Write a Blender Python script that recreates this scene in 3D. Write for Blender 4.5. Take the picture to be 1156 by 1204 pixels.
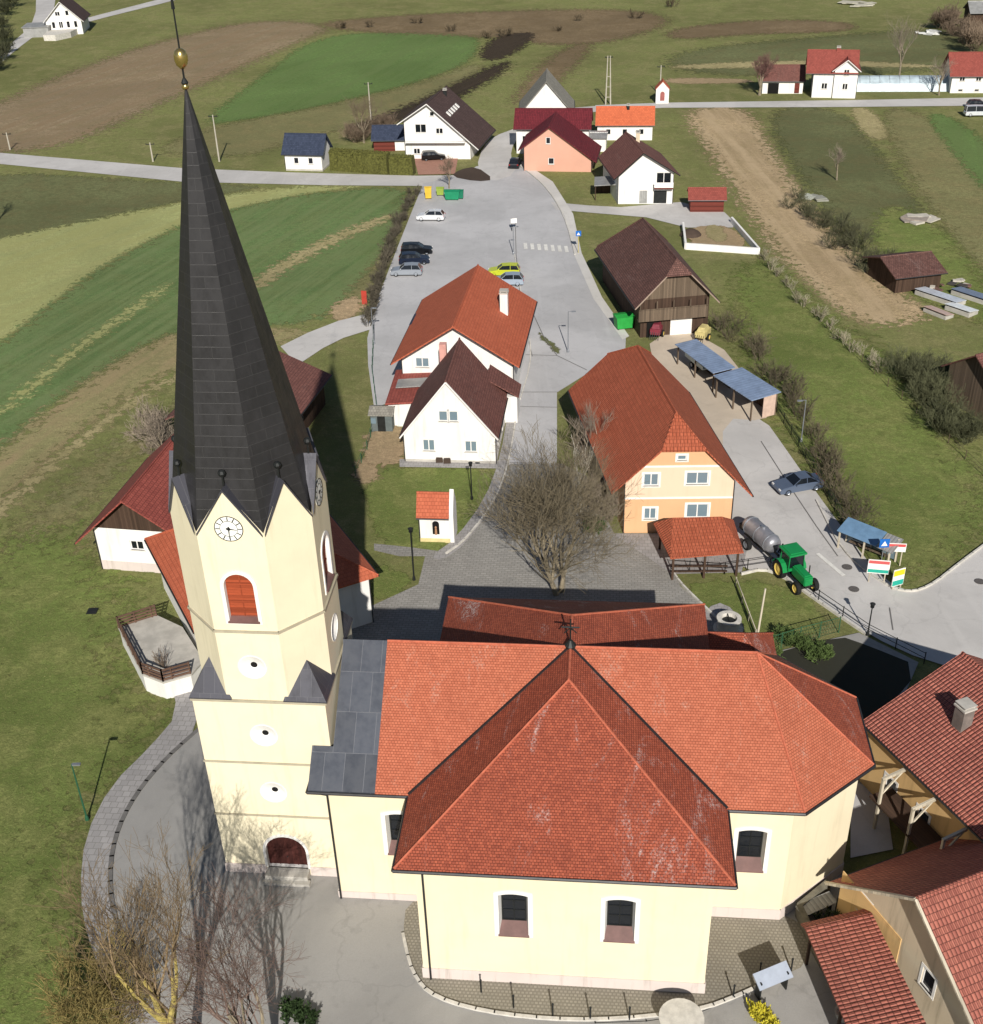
import bpy, bmesh, math, random
import numpy as np
from mathutils import Vector, Matrix
from mathutils.geometry import tessellate_polygon
R = math.radians
for o in list(bpy.data.objects): bpy.data.objects.remove(o)
scene = bpy.context.scene
COL = scene.collection

# ------------------------------------------------------------------ camera
CAM_H = 56.0; F = 1396.0; PITCH = R(31.39); VX, VY = 653-578, 2890-602
ROLL = math.atan2(VX, VY)
cd = bpy.data.cameras.new('camera'); cam = bpy.data.objects.new('camera', cd); COL.objects.link(cam)
cd.sensor_fit = 'HORIZONTAL'; cd.sensor_width = 36; cd.lens = F/1156*36; cd.clip_end = 6000; cd.clip_start = 0.5
cam.matrix_world = Matrix.Translation((0, 0, CAM_H)) @ Matrix.Rotation(math.pi/2-PITCH, 4, 'X') @ Matrix.Rotation(-ROLL, 4, 'Z')
scene.camera = cam
# ------------------------------------------------------------------ light
SUN_EL, SH_AZ = R(32), R(-4)           # elevation, and azimuth (from +Y) the shadows fall towards
w = bpy.data.worlds.new('World'); scene.world = w; w.use_nodes = True
nt = w.node_tree; nt.nodes.clear()
sky = nt.nodes.new('ShaderNodeTexSky'); sky.sky_type = 'NISHITA'; sky.sun_disc = False
sky.sun_elevation = SUN_EL; sky.sun_rotation = math.pi+SH_AZ; sky.air_density = 1.0; sky.dust_density = 0.6; sky.altitude = 300
bg = nt.nodes.new('ShaderNodeBackground'); bg.inputs[1].default_value = 0.05
ow = nt.nodes.new('ShaderNodeOutputWorld'); nt.links.new(sky.outputs[0], bg.inputs[0]); nt.links.new(bg.outputs[0], ow.inputs[0])
sd = bpy.data.lights.new('sun', 'SUN'); sd.energy = 4.8; sd.angle = R(0.53); sd.color = (1, .95, .87)
so = bpy.data.objects.new('sun', sd); COL.objects.link(so)
ldir = Vector((math.sin(SH_AZ)*math.cos(SUN_EL), math.cos(SH_AZ)*math.cos(SUN_EL), -math.sin(SUN_EL)))
so.rotation_euler = ldir.to_track_quat('-Z', 'Y').to_euler(); so.location = (0, -40, 90)
scene.view_settings.view_transform = 'Standard'; scene.view_settings.look = 'None'
scene.view_settings.exposure = 0.2; scene.view_settings.gamma = 1
scene.cycles.max_bounces = 6; scene.cycles.transparent_max_bounces = 12

# ------------------------------------------------------------------ survey helper: pixel of the photo + height -> ground position in metres
def G(px, py, z=0.0):
    x, y = px-578, 602-py
    c, s = math.cos(ROLL), math.sin(ROLL)
    xr, yr = (x*c+y*s)/F, (-x*s+y*c)/F
    ct, st = math.cos(PITCH), math.sin(PITCH)
    d = (xr, ct+st*yr, -st+ct*yr); t = (z-CAM_H)/d[2]
    return Vector((d[0]*t, d[1]*t, z))

# ------------------------------------------------------------------ objects
def link(o, parent=None):
    COL.objects.link(o)
    if parent is not None: o.parent = parent
    return o
def tag(o, label=None, cat=None, group=None, kind=None):
    if label: o['label'] = label
    if cat: o['category'] = cat
    if group: o['group'] = group
    if kind: o['kind'] = kind
    return o
def empty(name, loc, rz=0, label=None, cat=None, group=None):
    o = bpy.data.objects.new(name, None); o.empty_display_size = .3
    o.location = (loc[0], loc[1], loc[2] if len(loc) > 2 else 0); o.rotation_euler = (0, 0, rz)
    link(o); return tag(o, label, cat, group)
def copy_tree(o, parent=None, label=None):
    c = o.copy(); link(c, parent)
    if label: c['label'] = label
    for ch in [q for q in bpy.data.objects if q.parent == o]: copy_tree(ch, c)
    return c

class MB:
    def __init__(s): s.v = []; s.f = []; s.m = []
    def add(s, verts, faces, mi=0):
        n = len(s.v); s.v += [tuple(q) for q in verts]
        s.f += [tuple(i+n for i in f) for f in faces]; s.m += [mi]*len(faces); return s
    def box(s, c, d, rz=0, mi=0, rx=0, ry=0):
        hx, hy, hz = d[0]/2, d[1]/2, d[2]/2
        M = Matrix.Translation(c) @ Matrix.Rotation(rz, 4, 'Z') @ Matrix.Rotation(ry, 4, 'Y') @ Matrix.Rotation(rx, 4, 'X')
        vs = [M @ Vector((x*hx, y*hy, z*hz)) for z in (-1, 1) for y in (-1, 1) for x in (-1, 1)]
        return s.add(vs, [(0, 2, 3, 1), (4, 5, 7, 6), (0, 1, 5, 4), (2, 6, 7, 3), (0, 4, 6, 2), (1, 3, 7, 5)], mi)
    def bar(s, a, b, r, r2=None, n=6, mi=0, cap=True):
        a, b = Vector(a), Vector(b); r2 = r if r2 is None else r2
        d = (b-a)
        if d.length < 1e-6: return s
        d.normalize(); t = d.orthogonal().normalized(); q = d.cross(t)
        vs = []
        for p, rr in ((a, r), (b, r2)):
            for k in range(n):
                an = 2*math.pi*k/n; vs.append(p+t*math.cos(an)*rr+q*math.sin(an)*rr)
        fs = [(k, (k+1) % n, n+(k+1) % n, n+k) for k in range(n)]
        if cap: fs += [tuple(range(n))[::-1], tuple(range(n, 2*n))]
        return s.add(vs, fs, mi)
    def lathe(s, prof, c=(0, 0, 0), n=16, mi=0, axis='z', cap=True):
        vs = []
        for r, z in prof:
            for k in range(n):
                an = 2*math.pi*k/n; x, y = r*math.cos(an), r*math.sin(an)
                p = (x, y, z) if axis == 'z' else ((z, x, y) if axis == 'x' else (x, z, y))
                vs.append((p[0]+c[0], p[1]+c[1], p[2]+c[2]))
        fs = [(i*n+k, i*n+(k+1) % n, (i+1)*n+(k+1) % n, (i+1)*n+k) for i in range(len(prof)-1) for k in range(n)]
        if cap and prof[0][0] > 1e-4: fs.append(tuple(range(n))[::-1])
        if cap and prof[-1][0] > 1e-4: fs.append(tuple(range((len(prof)-1)*n, len(prof)*n)))
        return s.add(vs, fs, mi)
    def prism(s, pts, z0, z1, mi=0):
        n = len(pts); vs = [(p[0], p[1], z0) for p in pts]+[(p[0], p[1], z1) for p in pts]
        return s.add(vs, [tuple(range(n))[::-1], tuple(range(n, 2*n))]+[(k, (k+1) % n, n+(k+1) % n, n+k) for k in range(n)], mi)
    def extr(s, pts, vec, mi=0):        # planar 3-D polygon extruded by a vector
        n = len(pts); v = Vector(vec); vs = [Vector(p) for p in pts]+[Vector(p)+v for p in pts]
        return s.add(vs, [tuple(range(n))[::-1], tuple(range(n, 2*n))]+[(k, (k+1) % n, n+(k+1) % n, n+k) for k in range(n)], mi)
    def slabs(s, polys, t=.16, mi=0):   # connected roof planes with thickness t downwards
        key = {}; vs = []; fs = []
        def idx(p):
            k = tuple(round(c, 3) for c in p)
            if k not in key: key[k] = len(vs); vs.append(Vector(p))
            return key[k]
        for p in polys:
            ids = []
            for q in p:
                i = idx(q)
                if not ids or ids[-1] != i: ids.append(i)
            if ids[0] == ids[-1]: ids.pop()
            if len(ids) > 2: fs.append(tuple(ids))
        n = len(vs); edge = {}
        for f in fs:
            for a, b in zip(f, f[1:]+f[:1]): edge.setdefault(frozenset((a, b)), []).append((a, b))
        low = [v-Vector((0, 0, t)) for v in vs]; out = list(fs)+[tuple(i+n for i in f)[::-1] for f in fs]
        for k, e in edge.items():
            if len(e) == 1: a, b = e[0]; out.append((b, a, a+n, b+n))
        return s.add(vs+low, out, mi)
    def wall(s, fr, outline, holes=(), depth=.14, mi=0, mr=None, open_bottom=False):
        # fr(u,z,out) -> xyz ; outline & holes lists of (u,z)
        loops = [[Vector((a, b, 0)) for a, b in outline]]+[[Vector((a, b, 0)) for a, b in h] for h in holes]
        flat = [p for l in loops for p in l]
        tris = tessellate_polygon(loops)
        s.add([fr(p.x, p.y, 0) for p in flat], tris, mi)
        for h in holes:
            n = len(h); s.add([fr(a, b, 0) for a, b in h]+[fr(a, b, -depth) for a, b in h],
                              [(k, (k+1) % n, n+(k+1) % n, n+k) for k in range(n)], mi if mr is None else mr)
        return s
    def build(s, name, mats, parent=None, smooth=False, bevel=0, recalc=True):
        me = bpy.data.meshes.new(name); bm = bmesh.new()
        vs = [bm.verts.new(p) for p in s.v]
        for f, mi in zip(s.f, s.m):
            if len(set(f)) < 3: continue
            try: q = bm.faces.new([vs[i] for i in f]); q.material_index = mi; q.smooth = smooth
            except ValueError: pass
        if recalc: bmesh.ops.recalc_face_normals(bm, faces=bm.faces)
        if bevel: bmesh.ops.bevel(bm, geom=[e for e in bm.edges if e.is_manifold and e.calc_face_angle(0) > .5], offset=bevel, segments=2, affect='EDGES', profile=.6)
        uv = bm.loops.layers.uv.new('UVMap')
        for f in bm.faces:
            n = f.normal
            if n.z < 0: n = -n
            t = Vector((0, 0, 1)).cross(n)
            t = Vector((1, 0, 0)) if t.length < .03 else t.normalized()
            if t.x < -1e-4 or (abs(t.x) < 1e-4 and t.y < 0): t = -t
            b = n.cross(t)
            for l in f.loops: p = l.vert.co; l[uv].uv = (p.dot(t), p.dot(b))
        bm.to_mesh(me); bm.free()
        if not isinstance(mats, (list, tuple)): mats = [mats]
        for m in mats: me.materials.append(m)
        o = bpy.data.objects.new(name, me); return link(o, parent)

# ------------------------------------------------------------------ materials
def lin(c): return tuple(((x/255)/12.92 if x/255 <= .04045 else ((x/255+.055)/1.055)**2.4) for x in c)
class NT:
    def __init__(s, name, rough=.8, metal=0, spec=.3):
        s.m = bpy.data.materials.new(name); s.m.use_nodes = True; s.t = s.m.node_tree; s.n = s.t.nodes
        s.b = s.n['Principled BSDF']; s.b.inputs['Roughness'].default_value = rough; s.b.inputs['Metallic'].default_value = metal
        s.b.inputs['Specular IOR Level'].default_value = spec
        s.tc = s.n.new('ShaderNodeTexCoord'); s.geo = s.n.new('ShaderNodeNewGeometry')
    def k(s, a, b): s.t.links.new(a, b)
    def map(s, src, scale=(1, 1, 1), rot=(0, 0, 0)):
        n = s.n.new('ShaderNodeMapping'); n.inputs['Scale'].default_value = scale; n.inputs['Rotation'].default_value = rot; s.k(src, n.inputs[0]); return n.outputs[0]
    def noise(s, vec, sc, det=4, rough=.6, dist=0):
        n = s.n.new('ShaderNodeTexNoise'); n.inputs['Scale'].default_value = sc; n.inputs['Detail'].default_value = det
        n.inputs['Roughness'].default_value = rough; n.inputs['Distortion'].default_value = dist; s.k(vec, n.inputs['Vector']); return n.outputs[0]
    def ramp(s, fac, lo, hi, a=0, b=1):
        n = s.n.new('ShaderNodeMapRange'); n.interpolation_type = 'SMOOTHSTEP'
        for i, v in zip(range(1, 5), (lo, hi, a, b)): n.inputs[i].default_value = v
        s.k(fac, n.inputs[0]); return n.outputs[0]
    def mix(s, fac, a, b, mode='MIX'):
        n = s.n.new('ShaderNodeMix'); n.data_type = 'RGBA'; n.blend_type = mode; n.clamp_factor = True
        for i, v in ((0, fac), (6, a), (7, b)):
            if isinstance(v, (int, float)): n.inputs[i].default_value = v
            elif isinstance(v, tuple): n.inputs[i].default_value = (*v[:3], 1)
            else: s.k(v, n.inputs[i])
        return n.outputs[2]
    def math(s, op, a, b=0.0):
        n = s.n.new('ShaderNodeMath'); n.operation = op
        for i, v in ((0, a), (1, b)):
            if isinstance(v, (int, float)): n.inputs[i].default_value = v
            else: s.k(v, n.inputs[i])
        return n.outputs[0]
    def bump(s, h, st=.3, d=.05):
        n = s.n.new('ShaderNodeBump'); n.inputs['Strength'].default_value = st; n.inputs['Distance'].default_value = d; s.k(h, n.inputs['Height']); s.k(n.outputs[0], s.b.inputs['Normal'])
    def out(s, col): s.k(col, s.b.inputs['Base Color']); return s.m
def sc(c, f): return tuple(min(1, x*f) for x in c)
def plain(name, c, rough=.7, var=.12, scale=1.5, metal=0, bump=0, spec=.3):
    a = NT(name, rough, metal, spec); c = lin(c)
    v = a.noise(a.tc.outputs['Object'], scale, 5, .65)
    col = a.mix(a.ramp(v, .3, .7), sc(c, 1-var), sc(c, 1+var))
    if bump: a.bump(a.noise(a.tc.outputs['Object'], scale*8, 3), bump, .03)
    return a.out(col)
def plaster(name, c, dirt=(150, 140, 120), amt=.25):
    amt *= 1.5
    a = NT(name, .9, 0, .15); c = lin(c); P = a.tc.outputs['Object']
    v = a.noise(P, .35, 6, .65); col = a.mix(a.ramp(v, .35, .75), c, sc(c, .93))
    st = a.noise(a.map(P, (1.3, 1.3, .12)), 1.2, 5, .7)
    col = a.mix(a.math('MULTIPLY', a.ramp(st, .5, .76), amt), col, lin(dirt))
    a.bump(a.noise(P, 14, 3), .12, .02); return a.out(col)
def tiles(name, c1, c2, tw=.2, row=.17, joint=.018, lichen=None, lich_amt=.5, jd=.45, rib=0, patch=.25, lich_sc=.35):
    a = NT(name, .75, 0, .25); U = a.tc.outputs['UV']
    b = a.n.new('ShaderNodeTexBrick'); b.offset = .5; b.inputs['Scale'].default_value = 1
    b.inputs['Brick Width'].default_value = tw; b.inputs['Row Height'].default_value = row
    b.inputs['Mortar Size'].default_value = joint; b.inputs['Mortar Smooth'].default_value = .6; b.inputs['Bias'].default_value = 0
    c1, c2 = lin(c1), lin(c2)
    b.inputs['Color1'].default_value = (*c1, 1); b.inputs['Color2'].default_value = (*c2, 1)
    b.inputs['Mortar'].default_value = (*sc(c2, jd), 1); a.k(U, b.inputs['Vector'])
    col = b.outputs[0]
    n1 = a.noise(a.tc.outputs['Object'], .55, 6, .7)
    col = a.mix(a.math('MULTIPLY', a.ramp(n1, .42, .68), patch), col, sc(c2, .55))
    n3 = a.noise(a.tc.outputs['Object'], 3.2, 4, .7)
    col = a.mix(a.math('MULTIPLY', a.ramp(n3, .5, .75), .35), col, sc(c1, 1.25))
    if lichen:
        n2 = a.noise(a.map(a.tc.outputs['Object'], (1.5, .6, .6)), lich_sc, 7, .8, 1.2); n4 = a.noise(a.tc.outputs['Object'], 7, 4, .8)
        f = a.math('MULTIPLY', a.ramp(n2, .53, .68), a.ramp(n4, .45, .62)); col = a.mix(a.math('MULTIPLY', f, lich_amt), col, lin(lichen))
        f2 = a.ramp(a.noise(a.tc.outputs['Object'], 12, 3, .8), .66, .74); col = a.mix(a.math('MULTIPLY', f2, lich_amt*.8), col, lin(lichen))
    h = b.outputs[1]; h = a.math('SUBTRACT', 1, h)
    sx = a.n.new('ShaderNodeSeparateXYZ'); a.k(U, sx.inputs[0])
    step = a.math('FRACT', a.math('DIVIDE', sx.outputs[1], row)); h = a.math('SUBTRACT', h, a.math('MULTIPLY', step, .8))
    if rib:
        wv = a.math('ABSOLUTE', a.math('SINE', a.math('MULTIPLY', sx.outputs[0], math.pi/rib)))
        h = a.math('ADD', h, a.math('MULTIPLY', wv, 3)); col = a.mix(a.ramp(wv, .35, 0, 0, .75), col, sc(c2, .25))
    a.bump(h, .55, .04); return a.out(col)
def sheetmetal(name, c, seam=.55, rough=.35, var=.15, cross=1.6, line=(190, 190, 195), metal=.4):
    a = NT(name, rough, metal, .5); U = a.tc.outputs['UV']; c = lin(c)
    b = a.n.new('ShaderNodeTexBrick'); b.offset = .37; b.inputs['Scale'].default_value = 1
    b.inputs['Brick Width'].default_value = seam; b.inputs['Row Height'].default_value = cross; b.inputs['Mortar Size'].default_value = .016
    b.inputs['Color1'].default_value = (*sc(c, 1-var), 1); b.inputs['Color2'].default_value = (*sc(c, 1+var), 1); b.inputs['Mortar'].default_value = (*lin(line), 1)
    a.k(U, b.inputs['Vector'])
    n = a.noise(a.map(a.tc.outputs['Object'], (1, 1, .35)), 1.6, 6, .75)
    col = a.mix(a.math('MULTIPLY', a.ramp(n, .45, .8), .35), b.outputs[0], sc(lin(line), .7)); a.bump(b.outputs[1], .3, .02)
    a.k(a.ramp(n, .3, .8, rough*.8, min(1, rough*1.5)), a.b.inputs['Roughness']); return a.out(col)
def ribs(name, c, rib=.2, rough=.4, metal=.3, rows=0):
    a = NT(name, rough, metal, .5); c = lin(c); sx = a.n.new('ShaderNodeSeparateXYZ'); a.k(a.tc.outputs['UV'], sx.inputs[0])
    wv = a.math('ABSOLUTE', a.math('SINE', a.math('MULTIPLY', sx.outputs[0], math.pi/rib)))
    n = a.noise(a.tc.outputs['Object'], .9, 5, .7); col = a.mix(a.ramp(n, .3, .7), sc(c, .82), sc(c, 1.15))
    col = a.mix(a.ramp(wv, .4, 0, 0, .6), col, sc(c, .45)); a.bump(wv, .5, .04); return a.out(col)
def wood(name, c, board=.18, along='v', rough=.85, gap=.3):
    a = NT(name, rough, 0, .2); c = lin(c); sx = a.n.new('ShaderNodeSeparateXYZ'); a.k(a.tc.outputs['UV'], sx.inputs[0])
    q = sx.outputs[0 if along == 'v' else 1]; fl = a.math('FLOOR', a.math('DIVIDE', q, board))
    wn = a.n.new('ShaderNodeTexWhiteNoise'); wn.noise_dimensions = '1D'; a.k(fl, wn.inputs['W'])
    fr = a.math('FRACT', a.math('DIVIDE', q, board))
    n = a.noise(a.map(a.tc.outputs['UV'], (12, 1, 1) if along == 'v' else (1, 12, 1)), 1.5, 5, .7)
    col = a.mix(wn.outputs[0], sc(c, .7), sc(c, 1.3)); col = a.mix(a.ramp(n, .4, .75, 0, .5), col, sc(c, .6))
    col = a.mix(a.ramp(fr, .1, 0, 0, 1), col, sc(c, gap)); a.bump(n, .3, .01); return a.out(col)
def ground_mat(name, c, stripe=None, sdir=0, sw=2., dead=.35, deadc=(128, 118, 78), scale=1., darkc=None, clump=1.):
    # soil / grass: three scales of mottling, optional drill rows
    a = NT(name, .95, 0, .08); P = a.geo.outputs['Position']; c = sc(lin(c), 1.36); dc = sc(lin(deadc), 1.25)
    big = a.noise(P, .03*scale, 5, .6, .6); mid = a.noise(P, .2*scale, 7, .72, .5); fine = a.noise(P, 1.3, 8, .85); vf = a.noise(P, 5., 4, .85); cl = a.noise(P, .55*scale, 6, .75, .6)
    col = a.mix(a.ramp(big, .36, .64), sc(c, .76), sc(c, 1.16))
    col = a.mix(a.math('MULTIPLY', a.ramp(mid, .44, .62), dead), col, dc)
    col = a.mix(a.ramp(cl, .5, .68, 0, .65*clump), col, sc(c, .55) if darkc is None else lin(darkc))
    col = a.mix(a.ramp(fine, .42, .58, 0, .6), col, sc(c, .52)); col = a.mix(a.ramp(fine, .52, .66, 0, .45), col, sc(dc, 1.1))
    col = a.mix(a.ramp(vf, .48, .6, 0, .65), col, sc(c, .45)); col = a.mix(a.ramp(vf, .57, .68, 0, .65), col, sc(dc, 1.4))
    if stripe:
        if isinstance(sdir, tuple): d0 = G(*sdir[2:])-G(*sdir[:2]); sdir = -math.atan2(d0.y, d0.x)
        q = a.map(P, (1, 1, 1), (0, 0, sdir)); sx = a.n.new('ShaderNodeSeparateXYZ'); a.k(q, sx.inputs[0])
        wob = a.math('MULTIPLY', a.noise(P, .05, 3), 9)
        v = a.noise(a.map(q, (.025, 1.1/sw, 1)), 1., 4, .7)
        s2 = a.math('SINE', a.math('ADD', a.math('MULTIPLY', sx.outputs[1], 6.28/sw), wob))
        f = a.math('ADD', a.math('MULTIPLY', a.ramp(v, .42, .6), a.ramp(cl, .3, .6, .25, .8)), a.math('MULTIPLY', a.ramp(s2, -.2, .9), .15))
        col = a.mix(f, col, lin(stripe))
    a.bump(a.math('ADD', fine, vf), .7, .15)
    return a, a.out(col), col
def soften(a, col, w=.5):      # ragged edge driven by the 'edge' attribute of a patch
    at = a.n.new('ShaderNodeAttribute'); at.attribute_name = 'edge'
    n = a.noise(a.geo.outputs['Position'], .9, 5, .75)
    f = a.ramp(a.math('ADD', a.math('SUBTRACT', at.outputs['Fac'], .5), a.math('MULTIPLY', a.math('SUBTRACT', n, .5), 1.6)), -.08, .12)
    a.k(f, a.b.inputs['Alpha']); return a.m
def paved(name, c, rough=.85, joints=None, crack=.3, stain=.3, dark=.6, cell=None):
    a = NT(name, rough, 0, .2); P = a.geo.outputs['Position']; c = lin(c)
    n1 = a.noise(P, .09, 6, .65, .5); n2 = a.noise(P, .7, 6, .7); n3 = a.noise(P, 12, 3, .8)
    col = a.mix(a.ramp(n1, .36, .66), sc(c, .88), sc(c, 1.08)); col = a.mix(a.math('MULTIPLY', a.ramp(n2, .52, .75), stain), col, sc(c, dark))
    col = a.mix(a.ramp(n3, .35, .7, 0, .25), col, sc(c, .72))
    tr = a.noise(a.map(P, (.5, .03, 1)), 1.6, 4, .6); col = a.mix(a.ramp(tr, .55, .75, 0, .2), col, sc(c, 1.2))
    if crack:
        vo = a.n.new('ShaderNodeTexVoronoi'); vo.feature = 'DISTANCE_TO_EDGE'; vo.inputs['Scale'].default_value = .16
        q = a.n.new('ShaderNodeVectorMath'); q.operation = 'ADD'; a.k(P, q.inputs[0]); nn = a.n.new('ShaderNodeTexNoise'); nn.inputs['Scale'].default_value = .6; nn.inputs['Detail'].default_value = 5; a.k(P, nn.inputs['Vector'])
        sv = a.n.new('ShaderNodeVectorMath'); sv.operation = 'SCALE'; sv.inputs['Scale'].default_value = 3; a.k(nn.outputs[1], sv.inputs[0]); a.k(sv.outputs[0], q.inputs[1]); a.k(q.outputs[0], vo.inputs['Vector'])
        col = a.mix(a.math('MULTIPLY', a.ramp(vo.outputs[0], .018, .004), crack), col, sc(c, .45))
    if cell:
        b = a.n.new('ShaderNodeTexBrick'); b.inputs['Scale'].default_value = 1; b.inputs['Brick Width'].default_value = cell[0]; b.inputs['Row Height'].default_value = cell[1]
        b.inputs['Mortar Size'].default_value = cell[2]; b.inputs['Color1'].default_value = (1.06, 1.06, 1.06, 1); b.inputs['Color2'].default_value = (.88, .88, .88, 1); b.inputs['Mortar'].default_value = (.68, .68, .66, 1)
        a.k(a.map(P, (1, 1, 1), (0, 0, .1)), b.inputs['Vector']); col = a.mix(1, col, b.outputs[0], 'MULTIPLY'); a.bump(b.outputs[1], -.3, .03)
    else: a.bump(n3, .2, .02)
    return a.out(col)
def glass(name, c=(22, 26, 32)):
    a = NT(name, .08, 0, .6); a.b.inputs['Base Color'].default_value = (*lin(c), 1)
    n = a.noise(a.tc.outputs['Object'], 2, 3); a.k(a.ramp(n, .3, .7, .05, .25), a.b.inputs['Roughness']); return a.m

M = {}
M['cream'] = plaster('cream_plaster', (226, 215, 185), (190, 180, 150), .22)
M['cream2'] = plaster('tower_plaster', (228, 218, 190), (190, 180, 150), .25)
M['white'] = plaster('white_plaster', (226, 224, 220), (170, 165, 155), .25)
M['trim'] = plain('white_trim', (226, 224, 220), .8, .05)
M['plinth'] = plaster('plinth_plaster', (206, 194, 188), (150, 140, 130), .4)
M['peach'] = plaster('peach_plaster', (218, 172, 132), (190, 150, 110), .2)
M['peachl'] = plaster('pale_peach_plaster', (224, 198, 172), (200, 170, 140), .15)
M['pink'] = plaster('pink_plaster', (206, 158, 138), (200, 150, 130), .2)
M['ochre'] = plaster('ochre_plaster', (218, 182, 128), (150, 120, 80), .3)
M['beige'] = plaster('beige_plaster', (205, 190, 165), (130, 120, 100), .35)
M['church_tile'] = tiles('church_tiles', (190, 111, 84), (174, 97, 72), .18, .15, .016, (200, 185, 170), .5, .5, patch=.2)
M['church_tile_old'] = tiles('old_church_tiles', (174, 92, 68), (146, 74, 56), .18, .15, .018, (205, 190, 185), .8, .4, patch=.3, lich_sc=.22)
M['orange_tile'] = tiles('orange_tiles', (186, 102, 74), (168, 88, 62), .3, .35, .03, None, jd=.6, patch=.25, rib=.3)
M['orange_flat'] = tiles('orange_flat_tiles', (184, 100, 72), (172, 90, 64), .3, .32, .018, None, jd=.7, patch=.2)
M['brown_tile'] = tiles('brown_red_tiles', (128, 86, 78), (108, 72, 66), .25, .28, .03, (150, 140, 130), .3, .55, patch=.3)
M['barn_tile'] = tiles('barn_tiles', (122, 88, 80), (96, 68, 62), .25, .25, .035, (150, 135, 130), .45, .5, patch=.4)
M['red_tile'] = tiles('red_tiles', (154, 82, 72), (136, 70, 62), .3, .33, .025, None, jd=.6, patch=.25)
M['rib_tile'] = tiles('ribbed_red_tiles', (178, 110, 94), (156, 92, 80), .24, .36, .03, (190, 150, 130), .3, .4, patch=.3, rib=.24)
M['crimson'] = tiles('crimson_tiles', (118, 44, 52), (98, 36, 44), .3, .35, .03, None, jd=.6, patch=.2, rib=.3)
M['bright_tile'] = tiles('bright_orange_tiles', (206, 110, 74), (190, 98, 66), .3, .35, .02, None, jd=.6, patch=.15)
M['dkbrown_tile'] = tiles('dark_brown_tiles', (92, 74, 70), (74, 58, 56), .3, .35, .03, None, jd=.6, patch=.3)
M['navy_tile'] = tiles('navy_tiles', (60, 68, 88), (46, 54, 72), .3, .35, .02, None, jd=.7, patch=.15)
M['grey_tile'] = tiles('grey_tiles', (150, 146, 136), (128, 124, 116), .3, .35, .02, None, jd=.7, patch=.25)
M['spire'] = sheetmetal('spire_sheet', (47, 46, 48), 2.6, .45, .1, .55, (58, 57, 58), .3)
M['lead'] = sheetmetal('lead_sheet', (72, 76, 85), 1.15, .45, .2, 2.3, (104, 106, 112), .3)
M['leadd'] = sheetmetal('lead_sheet_dark', (68, 68, 76), .6, .5, .15, 1.5, (86, 86, 92), .3)
M['zinc'] = plain('dark_gutter_metal', (58, 58, 60), .45, .15, 2, .5)
M['dark'] = plain('dark_metal', (40, 42, 42), .5, .2, 2, .3)
M['steel'] = plain('galvanised_steel', (150, 154, 160), .4, .15, 2, .6)
M['gold'] = plain('gilded_copper', (206, 180, 116), .25, .1, 4, .9)
M['shutter'] = wood('red_brown_shutter', (150, 70, 44), .16, 'h')
M['door'] = wood('dark_red_door', (72, 38, 34), .2, 'v')
M['sillbrown'] = plain('brown_sill_metal', (104, 76, 72), .6, .15)
M['wood'] = wood('weathered_boards', (104, 90, 76), .2)
M['wooddk'] = wood('dark_boards', (72, 56, 46), .2)
M['woodred'] = wood('red_brown_boards', (104, 52, 44), .2, 'h')
M['woodrail'] = wood('railing_wood', (98, 76, 64), .12, 'h')
M['beam'] = wood('pale_beam', (200, 190, 170), .3)
M['glass'] = glass('window_glass'); M['glassl'] = glass('pale_window_glass', (110, 128, 138))
M['concrete'] = plain('concrete', (176, 172, 164), .9, .15, .8, bump=.2)
M['stone'] = plain('pale_stone', (196, 192, 184), .9, .15, 2, bump=.3)
M['black'] = plain('black_interior', (14, 13, 12), .9, .2)
M['rubber'] = plain('tyre_rubber', (28, 28, 28), .85, .2, 6)
M['clockface'] = plain('clock_face', (238, 238, 232), .6, .04)
M['bluesheet'] = ribs('blue_roof_sheet', (140, 158, 186), .45, .4, .2)
M['greysheet'] = ribs('grey_roof_sheet', (160, 160, 158), .3, .5, .3)

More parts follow.
